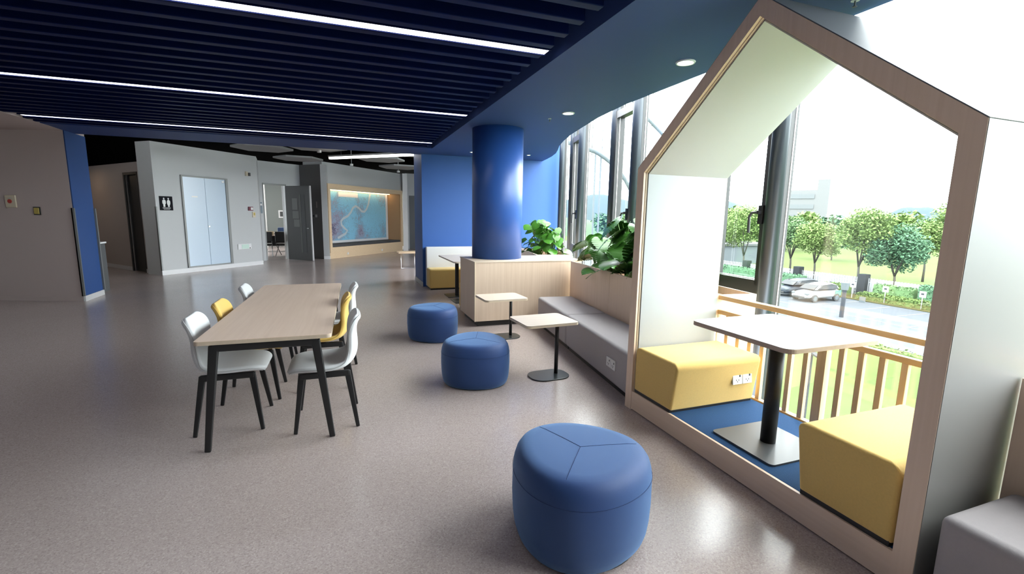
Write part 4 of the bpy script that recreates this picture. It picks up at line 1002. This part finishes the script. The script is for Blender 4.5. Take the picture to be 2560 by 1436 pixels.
# cars
def car(label, x, y, rz, m_, L_=3.95, W_=1.75, Hh=1.52, dark=False):
    e = empty('car', (x, y, GZ), rz, label, 'car', 'parked cars')
    # section profile along the length (front at +x): lower body then cabin
    def loft(secs, m2, name, parent):
        bm = bmesh.new(); rings = []
        for (xx, zb, zt, w) in secs:
            rings.append([bm.verts.new((xx, sy * w * q, z)) for sy, q, z in ((-1, .92, zb), (-1, 1, zb + (zt - zb) * .45), (-1, .88, zt), (1, .88, zt), (1, 1, zb + (zt - zb) * .45), (1, .92, zb))])
        for i in range(len(rings) - 1):
            for k in range(6): bm.faces.new((rings[i][k], rings[i][(k + 1) % 6], rings[i + 1][(k + 1) % 6], rings[i + 1][k]))
        bm.faces.new(rings[0][::-1]); bm.faces.new(rings[-1])
        return obj(name, bm, m2, parent, sub=2)
    h = L_ / 2; w = W_ / 2
    body = loft([(-h, .38, .82, w * .80), (-h + .12, .24, .98, w * .93), (-h + .6, .2, 1.0, w), (0, .2, .98, w), (h - 1.0, .2, .94, w), (h - .45, .22, .84, w * .97), (h - .1, .26, .72, w * .86), (h, .36, .58, w * .72)], m_, 'body', e)
    cab = loft([(-h + .10, .90, 1.06, w * .72), (-h + .38, .90, Hh - .10, w * .80), (-h + 1.1, .90, Hh, w * .84), (-h + 1.9, .9, Hh - .01, w * .84), (h - 1.55, .88, Hh - .16, w * .80), (h - .85, .88, 1.0, w * .78)], m_, 'cabin', e)
    q = bmesh.new(); hw = w * .80
    for s in (-1, 1):
        pts = [(-h + .55, 1.02), (-h + .62, Hh - .20), (-h + 1.15, Hh - .12), (h - 1.75, Hh - .16), (h - 1.25, 1.02)]
        a = [q.verts.new((px, s * (w * .885), pz) if pz < 1.1 else (px, s * (w * .80), pz)) for px, pz in pts]; q.faces.new(a)
        b = [q.verts.new((px, s * (w * .60), pz)) for px, pz in pts]; q.faces.new(b)
        for i in range(5): q.faces.new((a[i], a[(i + 1) % 5], b[(i + 1) % 5], b[i]))
    obj('side_glass', q, M['carglass'], e)
    q = bmesh.new(); beam(q, (h - 1.42, 0, Hh - .20), (h - .90, 0, 1.02), w * 1.36, .05, up=(0, 1, 0)); q.free()
    q = bmesh.new(); vs = [q.verts.new(p) for p in ((h - 1.38, -w * .66, Hh - .17), (h - 1.38, w * .66, Hh - .17), (h - .80, w * .72, 1.01), (h - .80, -w * .72, 1.01), (h - 1.45, -w * .6, Hh - .22), (h - 1.45, w * .6, Hh - .22), (h - .9, w * .66, .95), (h - .9, -w * .66, .95))]
    for f in ((0, 1, 2, 3), (7, 6, 5, 4), (0, 3, 7, 4), (1, 5, 6, 2), (0, 4, 5, 1), (3, 2, 6, 7)): q.faces.new([vs[k] for k in f])
    obj('windscreen', q, M['carglass'], e)
    obj('grille', B(h - .06, h + .02, -w * .55, w * .55, .36, .46), M['sash'], e)
    for s in (-1, 1): obj('headlight', B(h - .30, h - .04, s * w * .66 - .14, s * w * .66 + .14, .60, .74), M['pale'], e, bevel=.03)
    for fx_ in (-1, 1):
        for s in (-1, 1):
            bm = bmesh.new(); cyl(bm, 0, 0, -.1, .1, .31, 28); bm.transform(Matrix.Translation((fx_ * (L_ * .315), s * (w - .07), .31)) @ Matrix.Rotation(PI / 2, 4, 'X')); wh = obj('wheel', bm, M['tyre'], e)
            bm = bmesh.new(); cyl(bm, 0, 0, -.11, .11, .20, 20); bm.transform(Matrix.Translation((fx_ * (L_ * .315), s * (w - .07), .31)) @ Matrix.Rotation(PI / 2, 4, 'X')); obj('hubcap', bm, M['pale'], wh)
    if not dark: obj('rear_quarter_decal', B((-h + .25, -h + .95, w * .985, w * 1.0, .45, .9)), M['carteal'], e)
    return e
car('small white hatchback with a teal rear quarter in the parking bay', 36.75, 26.85, PI, M['carwhite'])
car('dark grey car parked beyond the white hatchback', 37.7, 29.35, PI, M['cardark'], 4.3, 1.8, 1.5, True)

# ------------------------------------------------------------------ light
w = bpy.data.worlds.new('sky'); S.world = w; w.use_nodes = True
nt = w.node_tree; bg = nt.nodes['Background']
tc = nt.nodes.new('ShaderNodeTexCoord'); sx = nt.nodes.new('ShaderNodeSeparateXYZ'); cr = nt.nodes.new('ShaderNodeValToRGB')
cr.color_ramp.elements[0].position = .0; cr.color_ramp.elements[0].color = (.86, .93, .97, 1)
cr.color_ramp.elements[1].position = .6; cr.color_ramp.elements[1].color = (.95, .98, 1, 1)
nt.links.new(tc.outputs['Generated'], sx.inputs[0]); nt.links.new(sx.outputs['Z'], cr.inputs['Fac']); nt.links.new(cr.outputs['Color'], bg.inputs['Color'])
bg.inputs['Strength'].default_value = 9.5
sun = bpy.data.lights.new('sun', 'SUN'); sun.energy = .8; sun.angle = math.radians(25); sun.color = (1, .96, .9)
so = bpy.data.objects.new('sun', sun); COL.objects.link(so); so.rotation_euler = (math.radians(35), math.radians(20), 0)
def portal(x0, y0, x1, y1, z0, z1):
    l = bpy.data.lights.new('portal', 'AREA'); l.shape = 'RECTANGLE'; a = Vector((x0, y0, 0)); b = Vector((x1, y1, 0)); l.size = (b - a).length; l.size_y = z1 - z0; l.cycles.is_portal = True
    o = bpy.data.objects.new('portal', l); COL.objects.link(o); c = (a + b) / 2; o.location = (c.x, c.y, (z0 + z1) / 2)
    t = (b - a).normalized(); n = Vector((t.y, -t.x, 0))
    if n.x > 0: n = -n
    o.rotation_euler = n.to_track_quat('-Z', 'Z').to_euler()
portal(3.75, -1.2, 3.75, 3.5, -1.2, 7.5); portal(3.8, 3.5, 5.1, 10.3, -1.2, 7.5); portal(5.2, 10.95, 5.2, 13.4, 0, 3.6)
# hall room light: ceiling panel in the room behind the door
for x, y, s_ in ((-2.6, 20.6, 60), (-6.6, 15.0, 1.6)):
    l = bpy.data.lights.new('room_lamp', 'AREA'); l.size = .8 if s_ > 10 else .25; l.energy = s_; l.color = (1, .97, .92) if s_ > 10 else (1, .75, .5)
    o = bpy.data.objects.new('room_lamp', l); COL.objects.link(o); o.location = (x, y, 3.3 if s_ > 10 else 2.6)

# ------------------------------------------------------------------ camera
cam = bpy.data.cameras.new('camera'); cam.sensor_width = 36; cam.lens = 1150 / 2560 * 36; cam.clip_start = .05; cam.clip_end = 2000
co = bpy.data.objects.new('camera', cam); COL.objects.link(co)
rt = Vector((0.94008149, -0.34057637, 0.01595399)); up = Vector((0.03723413, 0.14906398, 0.98812628)); fw = Vector((0.33891063, 0.92832519, -0.15281336))
co.matrix_world = Matrix(((rt.x, up.x, -fw.x, 0), (rt.y, up.y, -fw.y, 0), (rt.z, up.z, -fw.z, 1.535), (0, 0, 0, 1)))
S.camera = co
vs = S.view_settings; vs.view_transform = 'Standard'; vs.look = 'None'; vs.exposure = 0.87; vs.gamma = 1; vs.use_curve_mapping = False
